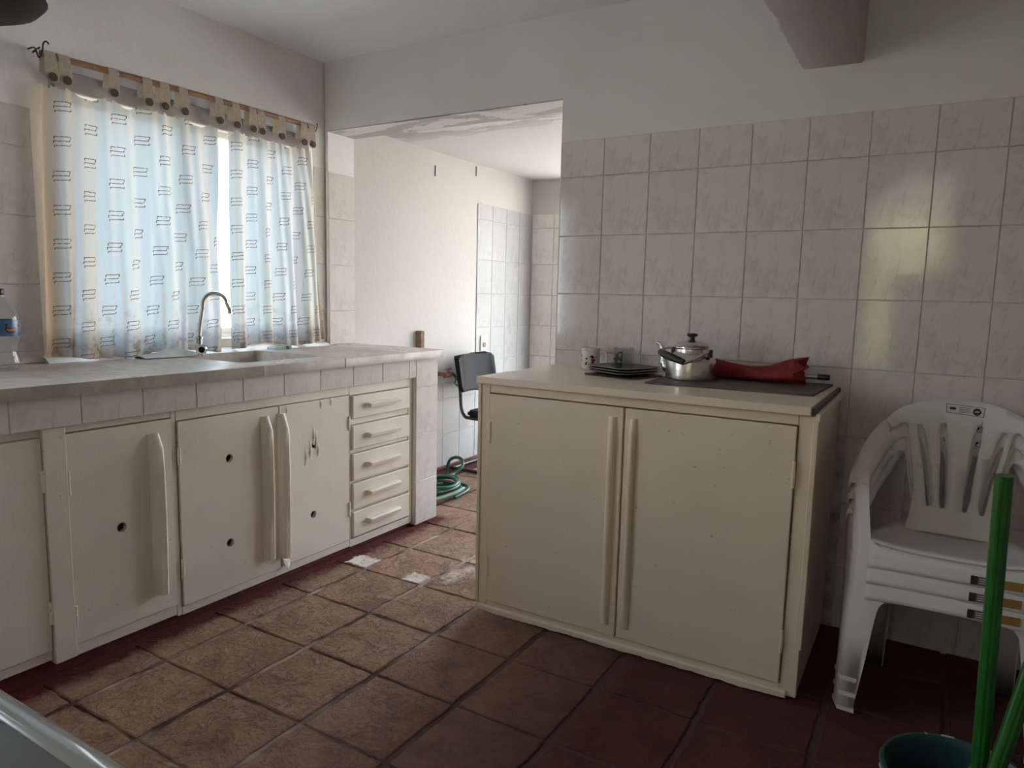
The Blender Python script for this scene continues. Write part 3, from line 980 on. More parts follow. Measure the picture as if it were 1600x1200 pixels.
def add_faucet():
    bxp, byp, z = -.655, -.862, .9195
    t = thing('gooseneck_faucet', 'chrome gooseneck faucet with a round knob behind the sink', 'faucet', (bxp, byp, z))
    b = lathe(bmesh.new(), [(0, 0), (.024, 0), (.024, .006), (.015, .012), (.013, .03), (.018, .034), (.018, .048), (.012, .052), (.012, .070), (.016, .073), (.016, .083), (.009, .087), (0, .087)], bxp, byp, z, 20)
    build('faucet_base', b, M['chrome'], t, smooth=40)
    x0, y0 = bxp, byp
    pts = [(x0, y0, z + .08), (x0, y0 + .006, z + .14), (x0 + .003, y0 + .018, z + .205)]
    cyy, czz, rr = y0 + .073, z + .225, .056
    for k in range(9):
        a = math.pi * (1 - k / 8 * 1.02)
        pts.append((x0 + .006 + .002 * k, cyy + rr * math.cos(a), czz + rr * math.sin(a) * .85))
    pts += [(x0 + .03, cyy + rr + .006, czz - .025)]
    build('spout', tube(bmesh.new(), pts, .0082, 12, smooth_n=3), M['chrome'], t, smooth=60)
    e = Vector(pts[-1])
    build('aerator', tube(bmesh.new(), [e + Vector((0, 0, .004)), e + Vector((.001, .002, -.018))], .0105, 14), M['chrome'], t, smooth=40)
    k0 = Vector((x0 + .012, y0 - .006, z + .036))
    kn = bmesh.new()
    d = Vector((.82, -.45, -.1)).normalized()
    tube(kn, [k0, k0 + d * .02, k0 + d * .022, k0 + d * .046, k0 + d * .050], [.010, .010, .021, .023, .018], 14)
    kb = build('knob', kn, M['chrome'], t, smooth=35)
    kc = bmesh.new()
    tube(kc, [k0 + d * .0502, k0 + d * .0525], .013, 14)
    build('knob_cap', kc, M['black_vinyl'], kb)
add_faucet()

# thin plastic bag crumpled round the foot of the faucet
bm = bmesh.new()
rows = []
for i in range(22):
    s = i / 21
    y = -1.115 + .315 * s
    hgt = .006 + .040 * max(0, math.sin(math.pi * min(1, s * 1.12 - .02))) ** 2 * (.35 + .65 * s)
    row = []
    for j in range(12):
        w = j / 11
        x = -.735 + .105 * w * (.55 + .45 * math.sin(math.pi * (.15 + .85 * s)))
        nn = noise.noise(Vector((y * 24, x * 30, 0)))
        z = .9212 + max(0, hgt * math.sin(math.pi * w) ** .8 * (1 + .55 * nn)) + .002
        row.append((x + .006 * nn, y, z))
    rows.append(row)
grid(bm, rows)
tag(build('plastic_bag', bm, M['bag'], smooth=180), 'crumpled white plastic bag lying round the foot of the faucet', 'bag')
t = thing('scrub_brush', 'pale blue brush with a teal tip lying behind the sink', 'brush', (-.70, -.36, .9197))
bm = bmesh.new()
rows = []
for k in range(9):
    s = k / 8
    c0 = Vector((-.735 + .045 * s, -.43 + .085 * s, .9197))
    w = .010 + .007 * math.sin(math.pi * s)
    rows.append([c0 + Vector((-w * .4, w * .6, .001)), c0 + Vector((-w * .3, w * .3, .016 + .006 * math.sin(2.4 * s))), c0 + Vector((w * .3, -w * .3, .016 + .006 * math.sin(2.4 * s))), c0 + Vector((w * .6, -w * .8, .001))])
grid(bm, rows)
build('brush_body', bm, M['pale_blue'], t, smooth=180)
build('brush_tip', bx(-.698, -.676, -.352, -.325, .9198, .937, bev=.004), M['teal'], t)

# ---- curtain rod and curtains
ZR = 2.035
rod = thing('curtain_rod', 'thin brown wooden curtain rod above the kitchen window', 'curtain rod', (-.70, -.77, ZR))
build('pole', tube(bmesh.new(), [(-.705, -1.42, ZR - .012), (-.705, -.8, ZR), (-.705, -.135, ZR + .004)], .0115, 12, smooth_n=4), M['rod_wood'], rod, smooth=60)
bm = bmesh.new()
tube(bm, [(XL - PL, -1.425, ZR + .012), (-.73, -1.425, ZR + .008), (-.705, -1.425, ZR - .028), (-.685, -1.423, ZR - .012), (-.687, -1.417, ZR + .018), (-.69, -1.405, ZR + .03), (-.69, -1.397, ZR + .022)], .0028, 8, smooth_n=5)
tube(bm, [(-.70 + .014 * math.cos(a), -1.435 + .014 * math.sin(a) * .8, ZR - .006 + .012 * math.sin(a)) for a in [k * .7 for k in range(9)]], .0022, 6)
build('hook', bm, M['iron'], rod, smooth=60)
bm = bmesh.new()
tube(bm, [(XL - PL, -.130, ZR + .018), (-.73, -.130, ZR + .012), (-.705, -.130, ZR - .02), (-.688, -.130, ZR + .004), (-.690, -.128, ZR + .022)], .0026, 8, smooth_n=5)
build('hook', bm, M['iron'], rod, smooth=60)

def add_curtain(label, ya, yb, yab, ybb, tabs, seed, folds, stain):
    """ya..yb along the rod, yab..ybb along the hem"""
    t = thing('curtain', label, 'curtain', (-.70, (ya + yb) / 2, .94), 'curtains at the kitchen window')
    rs = random.Random(seed)
    nu, nv = 220, 46
    ph = [rs.uniform(0, 6.28) for _ in range(8)]
    rows, uvs = [], []
    tops = []
    for i in range(nu + 1):
        s = i / nu
        y = ya + (yb - ya) * s
        dn = min(abs(y - q) for q in tabs)
        sag = min(1.0, dn / .06) ** 1.3
        tops.append(1.932 - .026 * sag - .012 * (dn < .012))
    length = [0.0]
    for k in range(nv + 1):
        v = k / nv
        row, ur = [], []
        acc = 0.0
        prev = None
        for i in range(nu + 1):
            s = i / nu
            y = (ya + (yb - ya) * s) * (1 - v) + (yab + (ybb - yab) * s) * v
            zt = tops[i]
            zb = .942 + .012 * math.sin(s * 9 + ph[0]) - .010 * (seed % 2)
            z = zt + (zb - zt) * v
            A = .010 + .014 * v
            f = 0.0
            for q, (fr, am) in enumerate(folds):
                f += am * math.sin(fr * s * (1 + .05 * math.sin(3 * v + ph[q])) + ph[q + 1] + .7 * v * math.sin(ph[q] * 3))
            f = math.copysign(abs(f) ** .8, f)
            x = (-.722 + (XL + .040 + .722) * min(1, v * 3)) + A * f * (1 if f > 0 else .8) + .004 * noise.noise(Vector((y * 9, z * 3, seed)))
            x = max(x, XL + .0085)
            y2 = y + .006 * math.cos(f * 3) * v
            p = Vector((x, y2, z))
            if prev is not None:
                acc += (Vector((p.x, p.y, 0)) - Vector((prev.x, prev.y, 0))).length
            prev = p
            row.append(p)
            ur.append((acc + 2 + seed * .37, z))
        rows.append(row); uvs.append(ur)
    b = bmesh.new()
    grid(b, rows, uvs)
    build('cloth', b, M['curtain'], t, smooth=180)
    for q in tabs:
        w = .021
        zt = ZR + .013 - .010 * max(0, (-.8 - q) / .6)
        b = bmesh.new()
        lean = rs.uniform(-.006, .006)
        prof = [(-.726, 1.965), (-.721, zt - .022), (-.712, zt - .002), (-.703, zt), (-.692, zt - .004), (-.686, zt - .02), (-.684, 1.975), (-.682, 1.945), (-.683, 1.928)]
        grid(b, [[(x + .002 * math.sin(dy * 90), q + dy * (1 - .1 * (z > 1.98)) + lean * (z - 1.93) / .1, z - (.010 if (z < 1.93 and abs(dy) > .01) else 0) * -1) for dy in (-w, -w * .4, w * .4, w)] for x, z in prof])
        tb = build('tab', b, M['tab'], t, smooth=180)
        b = bmesh.new()
        c0 = Vector((-.681, q, 1.946))
        ax = Vector((1, 0, .05)).normalized()
        tube(b, [c0, c0 + ax * .002, c0 + ax * .004, c0 + ax * .0042, c0 + ax * .003], [.0135, .0155, .0155, .010, .004], 18)
        build('button', b, M['button'], tb, smooth=40)
add_curtain('wide left curtain panel, printed off-white cotton with tan left edge', -1.415, -.690, -1.452, -.700,
            [-1.394, -1.345, -1.174, -1.033, -.964, -.875, -.705], 3, [(27, .7), (58, .35), (91, .2)], 0)
add_curtain('narrow right curtain panel, printed cotton gathered near the passage corner', -.632, -.150, -.640, -.040,
            [-.615, -.528, -.477, -.360, -.219, -.165], 6, [(24, .8), (44, .45), (70, .25)], 1)
struct(build('trim_3', bx(XL - PL - .001, -.7375, WY0 - .03, -.135, 1.921, 1.996, bev=.004), M['header']))

# ================================================================== FREE-STANDING CABINET ON THE RIGHT
CX0, CX1, CY, CZ = .665, 1.815, -.615, .885
c = thing('base_cabinet', 'wide beige two-door cabinet standing against the tiled wall', 'cabinet', ((CX0 + CX1) / 2, -.3, 0))
b = bmesh.new()
box(b, CX0, CX0 + .02, CY + .02, -.012, .03, CZ)
box(b, CX1 - .02, CX1, CY + .02, -.012, .012, CZ)
box(b, CX0 + .02, CX1 - .02, -.03, -.012, .03, CZ)
box(b, CX0 + .02, CX1 - .02, CY + .02, -.03, .05, .07)
box(b, CX0 + .02, CX1 - .02, CY + .02, -.03, .86, CZ - .002)
build('body', b, M['cab_r'], c)
build('stile', bx(CX0 - .006, CX0 + .030, CY, CY + .02, .03, CZ, bev=.002), M['cab_r'], c)
build('stile', bx(1.771, CX1 + .004, CY, CY + .02, .012, CZ, bev=.002), M['cab_r'], c)
build('edge_strip', bx(CX0 - .020, CX0 - .006, CY - .006, CY + .016, .004, CZ, bev=.002), M['cab_r'], c)
build('edge_strip', bx(CX1 - .006, CX1 + .010, CY - .006, CY + .002, .17, CZ, bev=.002), M['cab_r'], c)
build('rail', bx(CX0 + .031, 1.770, CY, CY + .02, .853, CZ, bev=.002), M['cab_r'], c)
build('rail', bx(CX0 + .031, 1.770, CY + .001, CY + .02, .028, .046, bev=.002), M['cab_r'], c)
# ragged skirting strip
b = bmesh.new()
rows = []
for k in range(60):
    x = CX0 - .016 + (1.79 - CX0 + .016) * k / 59
    zb = .004 + .006 * (noise.noise(Vector((x * 7, 2, 0))) + .5) + .004 * noise.noise(Vector((x * 33, 2, 0)))
    rows.append([(x, CY + .004, .031), (x, CY - .008, .031), (x, CY - .012, .024), (x, CY - .012, max(.001, zb)), (x, CY + .004, max(.001, zb))])
grid(b, rows)
build('skirting', b, M['cab_r'], c)
for x0, x1, hx, hgx in ((.699, 1.2265, 1.190, .704), (1.2325, 1.768, 1.262, 1.767)):
    d = build('door', bx(x0, x1, CY - .010, CY + .008, .049, .850, bev=.0025), M['cab_r'], c)
    n = 9
    b = bmesh.new()
    rows = []
    for k in range(13):
        s = k / 12
        z = .088 + .730 * s
        e = min(1.0, min(s, 1 - s) / .03 + .35)
        rows.append([(hx + .0145 * math.cos(math.pi * q / n), CY - .0095 - .019 * e * math.sin(math.pi * q / n), z) for q in range(n + 1)])
    grid(b, rows)
    b.verts.ensure_lookup_table()
    b.faces.new([b.verts[i] for i in range(n + 1)][::-1]); b.faces.new([b.verts[12 * (n + 1) + i] for i in range(n + 1)])
    build('handle', b, M['cab_r'], d, smooth=50)
    for z0, z1 in ((.665, .745), (.150, .225)):
        front_hinge(d, 0, z0, z1) if False else None
        bb = bmesh.new()
        tube(bb, [(hgx, CY - .010, z0), (hgx, CY - .010, z1)], .005, 8)
        tube(bb, [(hgx, CY - .010, (z0 + z1) / 2 - .02), (hgx, CY - .010, (z0 + z1) / 2 + .02)], .006, 8)
        build('hinge', bb, M['cab_r'], d, smooth=40)
top = build('top', bx(.648, 1.805, -.640, -.003, CZ + .001, .9125, bev=.0025), M['cab_r'], c)
build('top_edge', bx(1.8055, 1.817, -.628, -.02, CZ + .004, .9085), M['cab_edge'], top)
build('side_batten', bx(1.8155, 1.829, -.630, -.01, CZ - .014, CZ + .008, bev=.002), M['cab_r'], c)

ZT = .9127
# flat board under the kettle
b = plate([(1.222, -.425), (1.772, -.385), (1.79, -.015), (1.215, -.045)], [], .006, lambda u, v, w: (u, v, ZT + w))
tag(build('flat_board', b, M['mat_brown']), 'thin brown-grey board lying under the kettle and umbrella', 'board')
# mat and plates
def ngon(cx, cy, r, n, rot, sq=1.0):
    """square with clipped corners"""
    pts = []
    for k in range(4):
        for da in (-.13, .13):
            a = rot + math.pi / 2 * k + da
            pts.append((cx + r * math.cos(a), cy + r * math.sin(a)))
    return pts
pcx, pcy = 1.062, -.225
tag(build('place_mat', plate(ngon(pcx, pcy, .152, 8, -1.05), [], .003, lambda u, v, w: (u, v, ZT + w)), M['mat_brown']), 'thin dark mat under the stack of plates', 'mat')
def add_plate(z, rot, label):
    t = thing('plate', label, 'plate', (pcx, pcy, z), 'black plates stacked on the cabinet')
    b = bmesh.new()
    rings = []
    for r, h in ((.072, 0), (.082, .002), (.128, .0105), (.136, .0135), (.132, .0145), (.084, .006), (.065, .0045)):
        rings.append([b.verts.new((x, y, z + h)) for x, y in ngon(pcx, pcy, r, 8, rot)])
    for a, q in zip(rings, rings[1:]):
        for k in range(8):
            b.faces.new((a[k], a[(k + 1) % 8], q[(k + 1) % 8], q[k]))
    b.faces.new(rings[0][::-1]); b.faces.new(rings[-1])
    build('dish', b, M['plate_black'], t)
    b = bmesh.new()
    rings = [[b.verts.new((x, y, z + h)) for x, y in ngon(pcx, pcy, r, 8, rot)] for r, h in ((.1355, .0128), (.1385, .0140), (.1365, .0160), (.1305, .0150))]
    for a, q in zip(rings, rings[1:] + rings[:1]):
        for k in range(8):
            b.faces.new((a[k], a[(k + 1) % 8], q[(k + 1) % 8], q[k]))
    build('rim', b, M['plate_rim'], t)
add_plate(ZT + .0035, -1.25, 'black square plate at the bottom of the stack of three')
add_plate(ZT + .0130, -1.16, 'black square plate in the middle of the stack of three')
add_plate(ZT + .0225, -1.20, 'black square plate on top of the stack of three')

# mug
mx, my = .862, -.10
t = thing('mug', 'white mug with dark and red speckles beside the plates', 'mug', (mx, my, ZT))
prof = [(0, .004), (.030, .004), (.033, 0), (.0365, .004), (.0385, .03), (.0385, .088), (.0375, .0905), (.0350, .088), (.0348, .03), (.030, .010), (0, .009)]
mb = build('mug_body', lathe(bmesh.new(), prof, mx, my, ZT, 32), M['mug'], t, smooth=50)
hp = [(mx + .036, my + .006, ZT + .074), (mx + .058, my + .011, ZT + .076), (mx + .068, my + .013, ZT + .055), (mx + .062, my + .012, ZT + .030), (mx + .036, my + .006, ZT + .020)]
build('handle', tube(bmesh.new(), hp, .0062, 10, smooth_n=5), M['white_plastic'], t, smooth=60)
build('rim', lathe(bmesh.new(), [(.0385, .078), (.0405, .080), (.0405, .0895), (.0375, .0915), (.0348, .089)], mx, my, ZT, 32), M['white_plastic'], t, smooth=50)
sp = bmesh.new()
tube(sp, [(mx - .008, my + .004, ZT + .012), (mx - .024, my + .012, ZT + .075), (mx - .027, my + .014, ZT + .121)], .0024, 8)
tag(build('teaspoon', sp, M['steel'], smooth=60), 'thin dark spoon handle sticking up out of the mug', 'spoon')
# drinking glass with a black print
gx, gy = .990, -.052
t = thing('drinking_glass', 'clear drinking glass with a black printed picture behind the plates', 'glass', (gx, gy, ZT))
prof = [(0, .008), (.034, .008), (.036, 0), (.0375, .002), (.042, .095), (.0405, .095), (.0355, .012), (0, .012)]
build('glass_body', lathe(bmesh.new(), prof, gx, gy, ZT, 32), M['clear'], t, smooth=40)
def wrap(poly, r=.0435):
    b = plate(poly, [], .0, lambda u, v, w: (u, v, w), cuts=[(0, [k * .006 for k in range(-7, 8)])])
    for v in b.verts:
        a = -math.pi / 2 - .45 + v.co.x / r
        v.co = Vector((gx + (r - .0058 + .0058 * v.co.y / .095) * math.cos(a), gy + (r - .0058 + .0058 * v.co.y / .095) * math.sin(a), ZT + v.co.y))
    return b
pr = build('print', wrap([(-.034, .030), (.030, .026), (.032, .082), (.014, .080), (.004, .066), (-.004, .050), (-.030, .056)]), M['ink'], t)
build('print_detail', wrap([(.012, .060), (.024, .058), (.026, .074), (.017, .074)], .0438), M['plate_rim'], pr)
build('print_detail', wrap(circ(.016, .036, .008, 12), .0438), M['plate_rim'], pr)
build('print_detail', wrap([(-.028, .040), (-.010, .039), (-.010, .043), (-.028, .045)], .0438), M['plate_rim'], pr)

# kettle
kx, ky = 1.322, -.215
ZK = ZT + .0062
t = thing('kettle', 'dented aluminium kettle with black handle in front of the red umbrella', 'kettle', (kx, ky, ZK))
prof = [(0, .003), (.080, .003), (.086, 0), (.090, .004), (.0905, .010), (.0905, .062), (.089, .072), (.078, .086), (.064, .096), (.059, .101), (.058, .112), (.062, .116), (.062, .121), (.056, .121), (.054, .10), (0, .10)]
b = lathe(bmesh.new(), prof, kx, ky, ZK, 40)
for v in b.verts:
    d = v.co - Vector((kx, ky, v.co.z))
    if d.length > .05:
        v.co += d.normalized() * .0014 * noise.noise(v.co * 28)
build('kettle_body', b, M['alu'], t, smooth=40)
ld = build('lid', lathe(bmesh.new(), [(.060, .1215), (.064, .124), (.063, .127), (.050, .136), (.025, .1425), (0, .144)], kx, ky, ZK, 36), M['alu'], t, smooth=50)
build('lid_knob', lathe(bmesh.new(), [(0, .143), (.012, .143), (.009, .149), (.010, .155), (.019, .160), (.020, .165), (.016, .169), (0, .170)], kx, ky, ZK, 20), M['black_plastic'], ld, smooth=40)
d0 = Vector((-.93, .37, 0)).normalized()
def kp(r, z, side=0.0):
    return Vector((kx, ky, ZK)) + d0 * r + Vector((-d0.y, d0.x, 0)) * side + Vector((0, 0, z))
b = bmesh.new()
tube(b, [kp(.070, .035), kp(.100, .032), kp(.122, .048), kp(.130, .075), kp(.137, .100), kp(.146, .118), kp(.166, .124)], [.024, .023, .020, .0165, .0135, .011, .009, .0075], 14, smooth_n=4)
build('spout', b, M['alu'], t, smooth=60)
# bail handle folded down to the front
hA, hB = kp(.083, .098), kp(-.083, .098)
fr = Vector((d0.y, -d0.x, 0))
if fr.y > 0:
    fr = -fr
build('handle_wire', tube(bmesh.new(), [hA, hA + Vector((0, 0, .012)) + fr * .01, hA + d0 * .012 + fr * .055 + Vector((0, 0, .008)), kp(.062, .094) + fr * .098], .0045, 8, smooth_n=4), M['alu'], t, smooth=60)
build('handle_wire', tube(bmesh.new(), [hB, hB + Vector((0, 0, .014)) + fr * .005, hB - d0 * .008 + fr * .045 + Vector((0, 0, .000)), kp(-.045, .066) + fr * .098], .0045, 8, smooth_n=4), M['alu'], t, smooth=60)
for h in (hA, hB):
    b = bmesh.new()
    tube(b, [h - Vector((0, 0, .012)), h + Vector((0, 0, .016))], .010, 10)
    build('handle_bracket', b, M['black_plastic'], t, smooth=40)
b = bmesh.new()
tube(b, [kp(.072, .098) + fr * .090, kp(.045, .092) + fr * .100, kp(.0, .082) + fr * .104, kp(-.045, .070) + fr * .098], [.010, .013, .0145, .0145, .013, .011], 14, smooth_n=4)
build('handle_grip', b, M['black_plastic'], t, smooth=60)

# folded umbrella
t = thing('folded_umbrella', 'folded red umbrella lying behind the kettle', 'umbrella', (1.55, -.115, ZT + .006))
b = bmesh.new()
rows = []
nL, nA = 40, 34
rs = random.Random(5)
for i in range(nL + 1):
    s = i / nL
    x = 1.385 + .315 * s
    cy = -.106 + .006 * math.sin(5 * s)
    hw = .036 + .012 * s + (.010 if s > .86 else 0) * math.sin((s - .86) / .14 * math.pi)
    hz = (.036 - .010 * math.sin(math.pi * min(1, s / .8)) + .014 * max(0, (s - .62) / .38) ** 1.2)
    row = []
    for k in range(nA + 1):
        a = 2 * math.pi * k / nA
        fl = 1 + (.05 + .13 * max(0, s - .55)) * math.sin(a * 5 + 3 * s) + .06 * noise.noise(Vector((x * 14, math.cos(a) * 2, math.sin(a) * 2)))
        row.append((x + (.014 * math.sin(a * 7) if s > .93 else 0), cy + hw * fl * math.cos(a), max(ZT + .0068, ZT + .007 + hz + hz * fl * math.sin(a))))
    rows.append(row)
grid(b, rows)
b.verts.ensure_lookup_table()
m = nA + 1
for base in (0, nL * m):
    cv = b.verts.new(sum((b.verts[base + k].co for k in range(nA)), Vector()) / nA)
    b.verts.ensure_lookup_table()
    for k in range(nA):
        b.faces.new((b.verts[base + k], b.verts[base + k + 1], cv))
build('canopy', b, M['red_cloth'], t, smooth=70)
build('shaft', tube(bmesh.new(), [(1.38, -.106, ZT + .034), (1.76, -.112, ZT + .038)], .0085, 14), M['steel'], t, smooth=50)
build('shaft_tip', tube(bmesh.new(), [(1.748, -.112, ZT + .038), (1.785, -.1125, ZT + .0383), (1.788, -.1125, ZT + .0383)], [.0105, .0105, .009], 14), M['black_plastic'], t, smooth=40)

# ================================================================== STACK OF PLASTIC CHAIRS
CC = 2.183
DZ = .094
def solid(o, th=.0045):
    md = o.modifiers.new('thickness', 'SOLIDIFY')
    md.thickness = th
    md.offset = 0
def sgrid(name, rows, mat, root, smooth=60, th=.0045):
    o = build(name, grid(bmesh.new(), rows), mat, root, smooth)
    solid(o, th)
    return o
def by(x, z):
    return -.255 + (z + DZ - .5) * .30 - 1.0 * x * x

def make_chair(label):
    t = thing('plastic_armchair', label, 'chair', (CC, -.35, 0), 'stacked white plastic armchairs')
    W = lambda x, y, z: (CC + x, y, z - DZ)
    # backrest with four slots
    half = [(.02, .906), (.07, .903), (.115, .892), (.158, .873), (.186, .851), (.200, .828), (.192, .812), (.172, .812), (.160, .826), (.148, .828), (.142, .815), (.128, .74), (.116, .68), (.110, .62), (.114, .56), (.125, .495)]
    outer = [(x, z) for x, z in half] + [(-x, z) for x, z in half[::-1]]
    slots = []
    for tx, tz, bx_, bz_ in ((-.110, .826, -.064, .575), (-.043, .836, -.026, .573), (.056, .834, .034, .571), (.121, .824, .078, .569)):
        n = 8
        L, R_ = [], []
        for k in range(n + 1):
            s = k / n
            xx = tx + (bx_ - tx) * (1 - (1 - s) ** 1.5)
            zz = tz + (bz_ - tz) * s
            wd = .0115 * (1 - .1 * s) * (1 if 0 < k < n else .55)
            if 0 < k < n:
                L.append((xx - wd, zz)); R_.append((xx + wd, zz))
            else:
                L.append((xx - wd, zz + (.0 if k else -.002))); R_.append((xx + wd, zz))
        slots.append(L + R_[::-1])
    b = plate(outer, slots, .0, lambda u, v, w: (CC + u, by(u, v - DZ), v - DZ), cuts=[(1, [.5 + .03 * k for k in range(14)]), (0, [-.18 + .03 * k for k in range(13)])])
    bk = build('backrest', b, M['chair_white'], t, smooth=50)
    solid(bk, .006)
    # rolled top rim
    rim = [(x, z) for x, z in half[:6]]
    pts = [(CC - x, by(x, z - DZ) + .004, z - DZ - .003) for x, z in rim[::-1]] + [(CC + x, by(x, z - DZ) + .004, z - DZ - .003) for x, z in rim]
    build('top_rim', tube(bmesh.new(), pts, .0075, 8, smooth_n=3), M['chair_white'], bk, smooth=60)
    # sticker with a small oval and a round mark
    def st(poly, e, mat, par):
        bb = plate(poly, [], 0, lambda u, v, w: (CC + u, by(u, v - DZ) - e, v - DZ), cuts=[(0, [-.03 + .012 * k for k in range(7)])])
        return build('sticker' if par is bk else 'sticker_print', bb, M[mat], par)
    s0 = st([(-.038, .869), (.062, .862), (.066, .893), (-.041, .898)], .0045, 'paper', bk)
    st([(-.0395, .8965), (.0645, .8915), (.0648, .8928), (-.0398, .8978)], .0052, 'ink', s0)
    st([(-.0375, .8700), (.0620, .8630), (.0620, .8645), (-.0377, .8715)], .0052, 'ink', s0)
    st([(-.0385, .870), (-.037, .870), (-.039, .897), (-.0405, .897)], .0052, 'ink', s0)
    st([(.0605, .863), (.0622, .863), (.0655, .892), (.064, .892)], .0052, 'ink', s0)
    st([(-.022 + .010 * math.cos(a * .524), .884 + .0045 * math.sin(a * .524)) for a in range(12)], .0052, 'ink', s0)
    for k in range(4):
        st([(-.004, .889 - .0045 * k), (.026 - .004 * (k % 2), .8875 - .0045 * k), (.026 - .004 * (k % 2), .8858 - .0045 * k), (-.004, .8873 - .0045 * k)], .0052, 'ink_grey', s0)
    st(circ(.044, .8785, .0115, 18), .0052, 'ink', s0)
    st(rect(.038, .050, .8775, .8805), .0056, 'paper', s0)
    # arms: a broad band sweeping from the back down to the front
    A = [((-.150, -.138, .874), (-.140, -.140, .826)), ((-.190, -.148, .846), (-.158, -.155, .815)), ((-.222, -.175, .815), (-.176, -.185, .785)), ((-.244, -.235, .786), (-.196, -.245, .755)),
         ((-.258, -.32, .758), (-.210, -.325, .735)), ((-.266, -.42, .733), (-.218, -.425, .722)), ((-.270, -.488, .714), (-.224, -.496, .715)), ((-.271, -.512, .700), (-.224, -.520, .702)), ((-.271, -.520, .680), (-.223, -.530, .680))]
    for sg in (1, -1):
        rows = []
        for o_, i_ in A:
            o_, i_ = Vector(o_), Vector(i_)
            q = [o_ + Vector((-.004, .004, -.030)), o_ + Vector((-.003, .0, -.008)), o_, o_.lerp(i_, .3) + Vector((0, 0, .004)), o_.lerp(i_, .7) + Vector((0, 0, .004)), i_, i_ + Vector((.004, .004, -.016))]
            rows.append([W(sg * v.x, v.y, v.z) for v in q])
        sgrid('armrest', rows, M['chair_white'], t)
    # front legs: folded sheet with an outer and a front face
    LG = [(.700, (-.274, -.470), (-.258, -.520), (-.224, -.524)), (.62, (-.272, -.478), (-.250, -.532), (-.216, -.540)), (.53, (-.270, -.485), (-.238, -.546), (-.204, -.553)), (.49, (-.269, -.488), (-.236, -.550), (-.160, -.562)),
          (.455, (-.268, -.491), (-.236, -.553), (-.146, -.566)), (.442, (-.268, -.492), (-.237, -.554), (-.160, -.564)), (.425, (-.268, -.493), (-.237, -.555), (-.170, -.563)), (.38, (-.267, -.497), (-.238, -.558), (-.177, -.564)), (.25, (-.266, -.510), (-.243, -.566), (-.192, -.570)), (.097, (-.266, -.525), (-.250, -.575), (-.212, -.578))]
    for sg in (1, -1):
        rows = []
        for z, a, b_, c_ in LG:
            rows.append([W(sg * a[0], a[1], z), W(sg * (a[0] * .6 + b_[0] * .4 - .004), a[1] * .6 + b_[1] * .4, z), W(sg * b_[0], b_[1], z), W(sg * (b_[0] + .004), b_[1] - .003, z), W(sg * c_[0], c_[1], z), W(sg * (c_[0] - .002), c_[1] + .022, z)])
        lg = sgrid('front_leg', rows, M['chair_white'], t, 40)
        z = LG[-1][0]
        foot = plate([(LG[-1][1][0], LG[-1][1][1]), LG[-1][2], LG[-1][3], (LG[-1][3][0] - .004, LG[-1][3][1] + .03), (LG[-1][1][0] + .01, LG[-1][1][1] + .005)], [], .012, lambda u, v, w: W(sg * (u + (u + .238) * .22), v + (v + .55) * .18, .0945 + w))
        build('foot', foot, M['chair_white'], lg)
    # seat
    rows = []
    for i in range(15):
        s = i / 14
        y = -.235 - .315 * s
        hw = .135 + .080 * min(1, s * 1.6)
        row = []
        for j in range(17):
            u = -1 + 2 * j / 16
            z = .497 + .020 * s ** 2 - .016 * (1 - u * u) * math.sin(math.pi * min(1, s + .15)) + .018 * abs(u) ** 4
            if i == 14:
                z -= .004
            row.append(W(hw * u, y - .012 * (1 - u * u) * s ** 3, z))
        rows.append(row)
    sgrid('seat', rows, M['chair_white'], t)
    # apron below the front of the seat
    rows = []
    for i in range(6):
        s = i / 5
        rows.append([W(.205 * u, -.553 - .013 * s ** .5 - .014 * (1 - u * u) + (.0 if i else .010), (.519 - .010 * (1 - u * u)) * (1 - s) + s * (.447 + .012 * (1 - u * u) - .018 * max(0, abs(u) - .7) / .3 * 0)) for u in [-1 + 2 * j / 20 for j in range(21)]])
    ap_ = sgrid('apron', rows, M['chair_white'], t, 50)
    # sides of the seat, back to the rear legs
    for sg in (1, -1):
        sgrid('seat_side', [[W(sg * (.138 + .078 * q ** .7), -.235 - .315 * q, .512 - .07 * k) for q in [j / 8 for j in range(9)]] for k in range(2)], M['chair_white'], t)
        rows = []
        for z, x0, x1, y in ((.50, -.150, -.105, -.255), (.44, -.205, -.135, -.245), (.3, -.205, -.143, -.232), (.097, -.207, -.150, -.212)):
            rows.append([W(sg * x0, y - .03, z), W(sg * (x0 - .004), y, z), W(sg * x1, y + .002, z), W(sg * (x1 - .002), y - .02, z)])
        sgrid('rear_leg', rows, M['chair_white'], t, 40)
    # barcode sticker on the apron
    def ast(poly, e, mat, par, nm):
        bb = plate(poly, [], 0, lambda u, v, w: W(u, -.5672 - e - .014 * (1 - (u / .205) ** 2), v), cuts=[(0, [.05 + .02 * k for k in range(8)])])
        return build(nm, bb, M[mat], par)
    k0 = ast(rect(.046, .165, .463, .487), .002, 'ink_grey', ap_, 'sticker')
    ast(rect(.046, .062, .463, .4875), .0026, 'ink', k0, 'sticker_print')
    ast(rect(.118, .165, .464, .486), .0026, 'ink_orange', k0, 'sticker_print')
    ast(rect(.104, .115, .465, .474), .0026, 'paper', k0, 'sticker_print')
    for q in range(3):
        ast(rect(.066, .100 - .006 * q, .480 - .006 * q, .4825 - .006 * q), .0026, 'paper', k0, 'sticker_print')
    return t
ch0 = make_chair('bottom chair of the stack of white plastic armchairs, feet on the floor')
for k, lab in ((1, 'middle chair of the stack of three white plastic armchairs'), (2, 'top chair of the stack of three white plastic armchairs, its seat free')):
    cp = copy_tree(ch0)
    cp['label'] = lab
    cp.location = ch0.location + Vector((0, .0 + .002 * k, .047 * k))

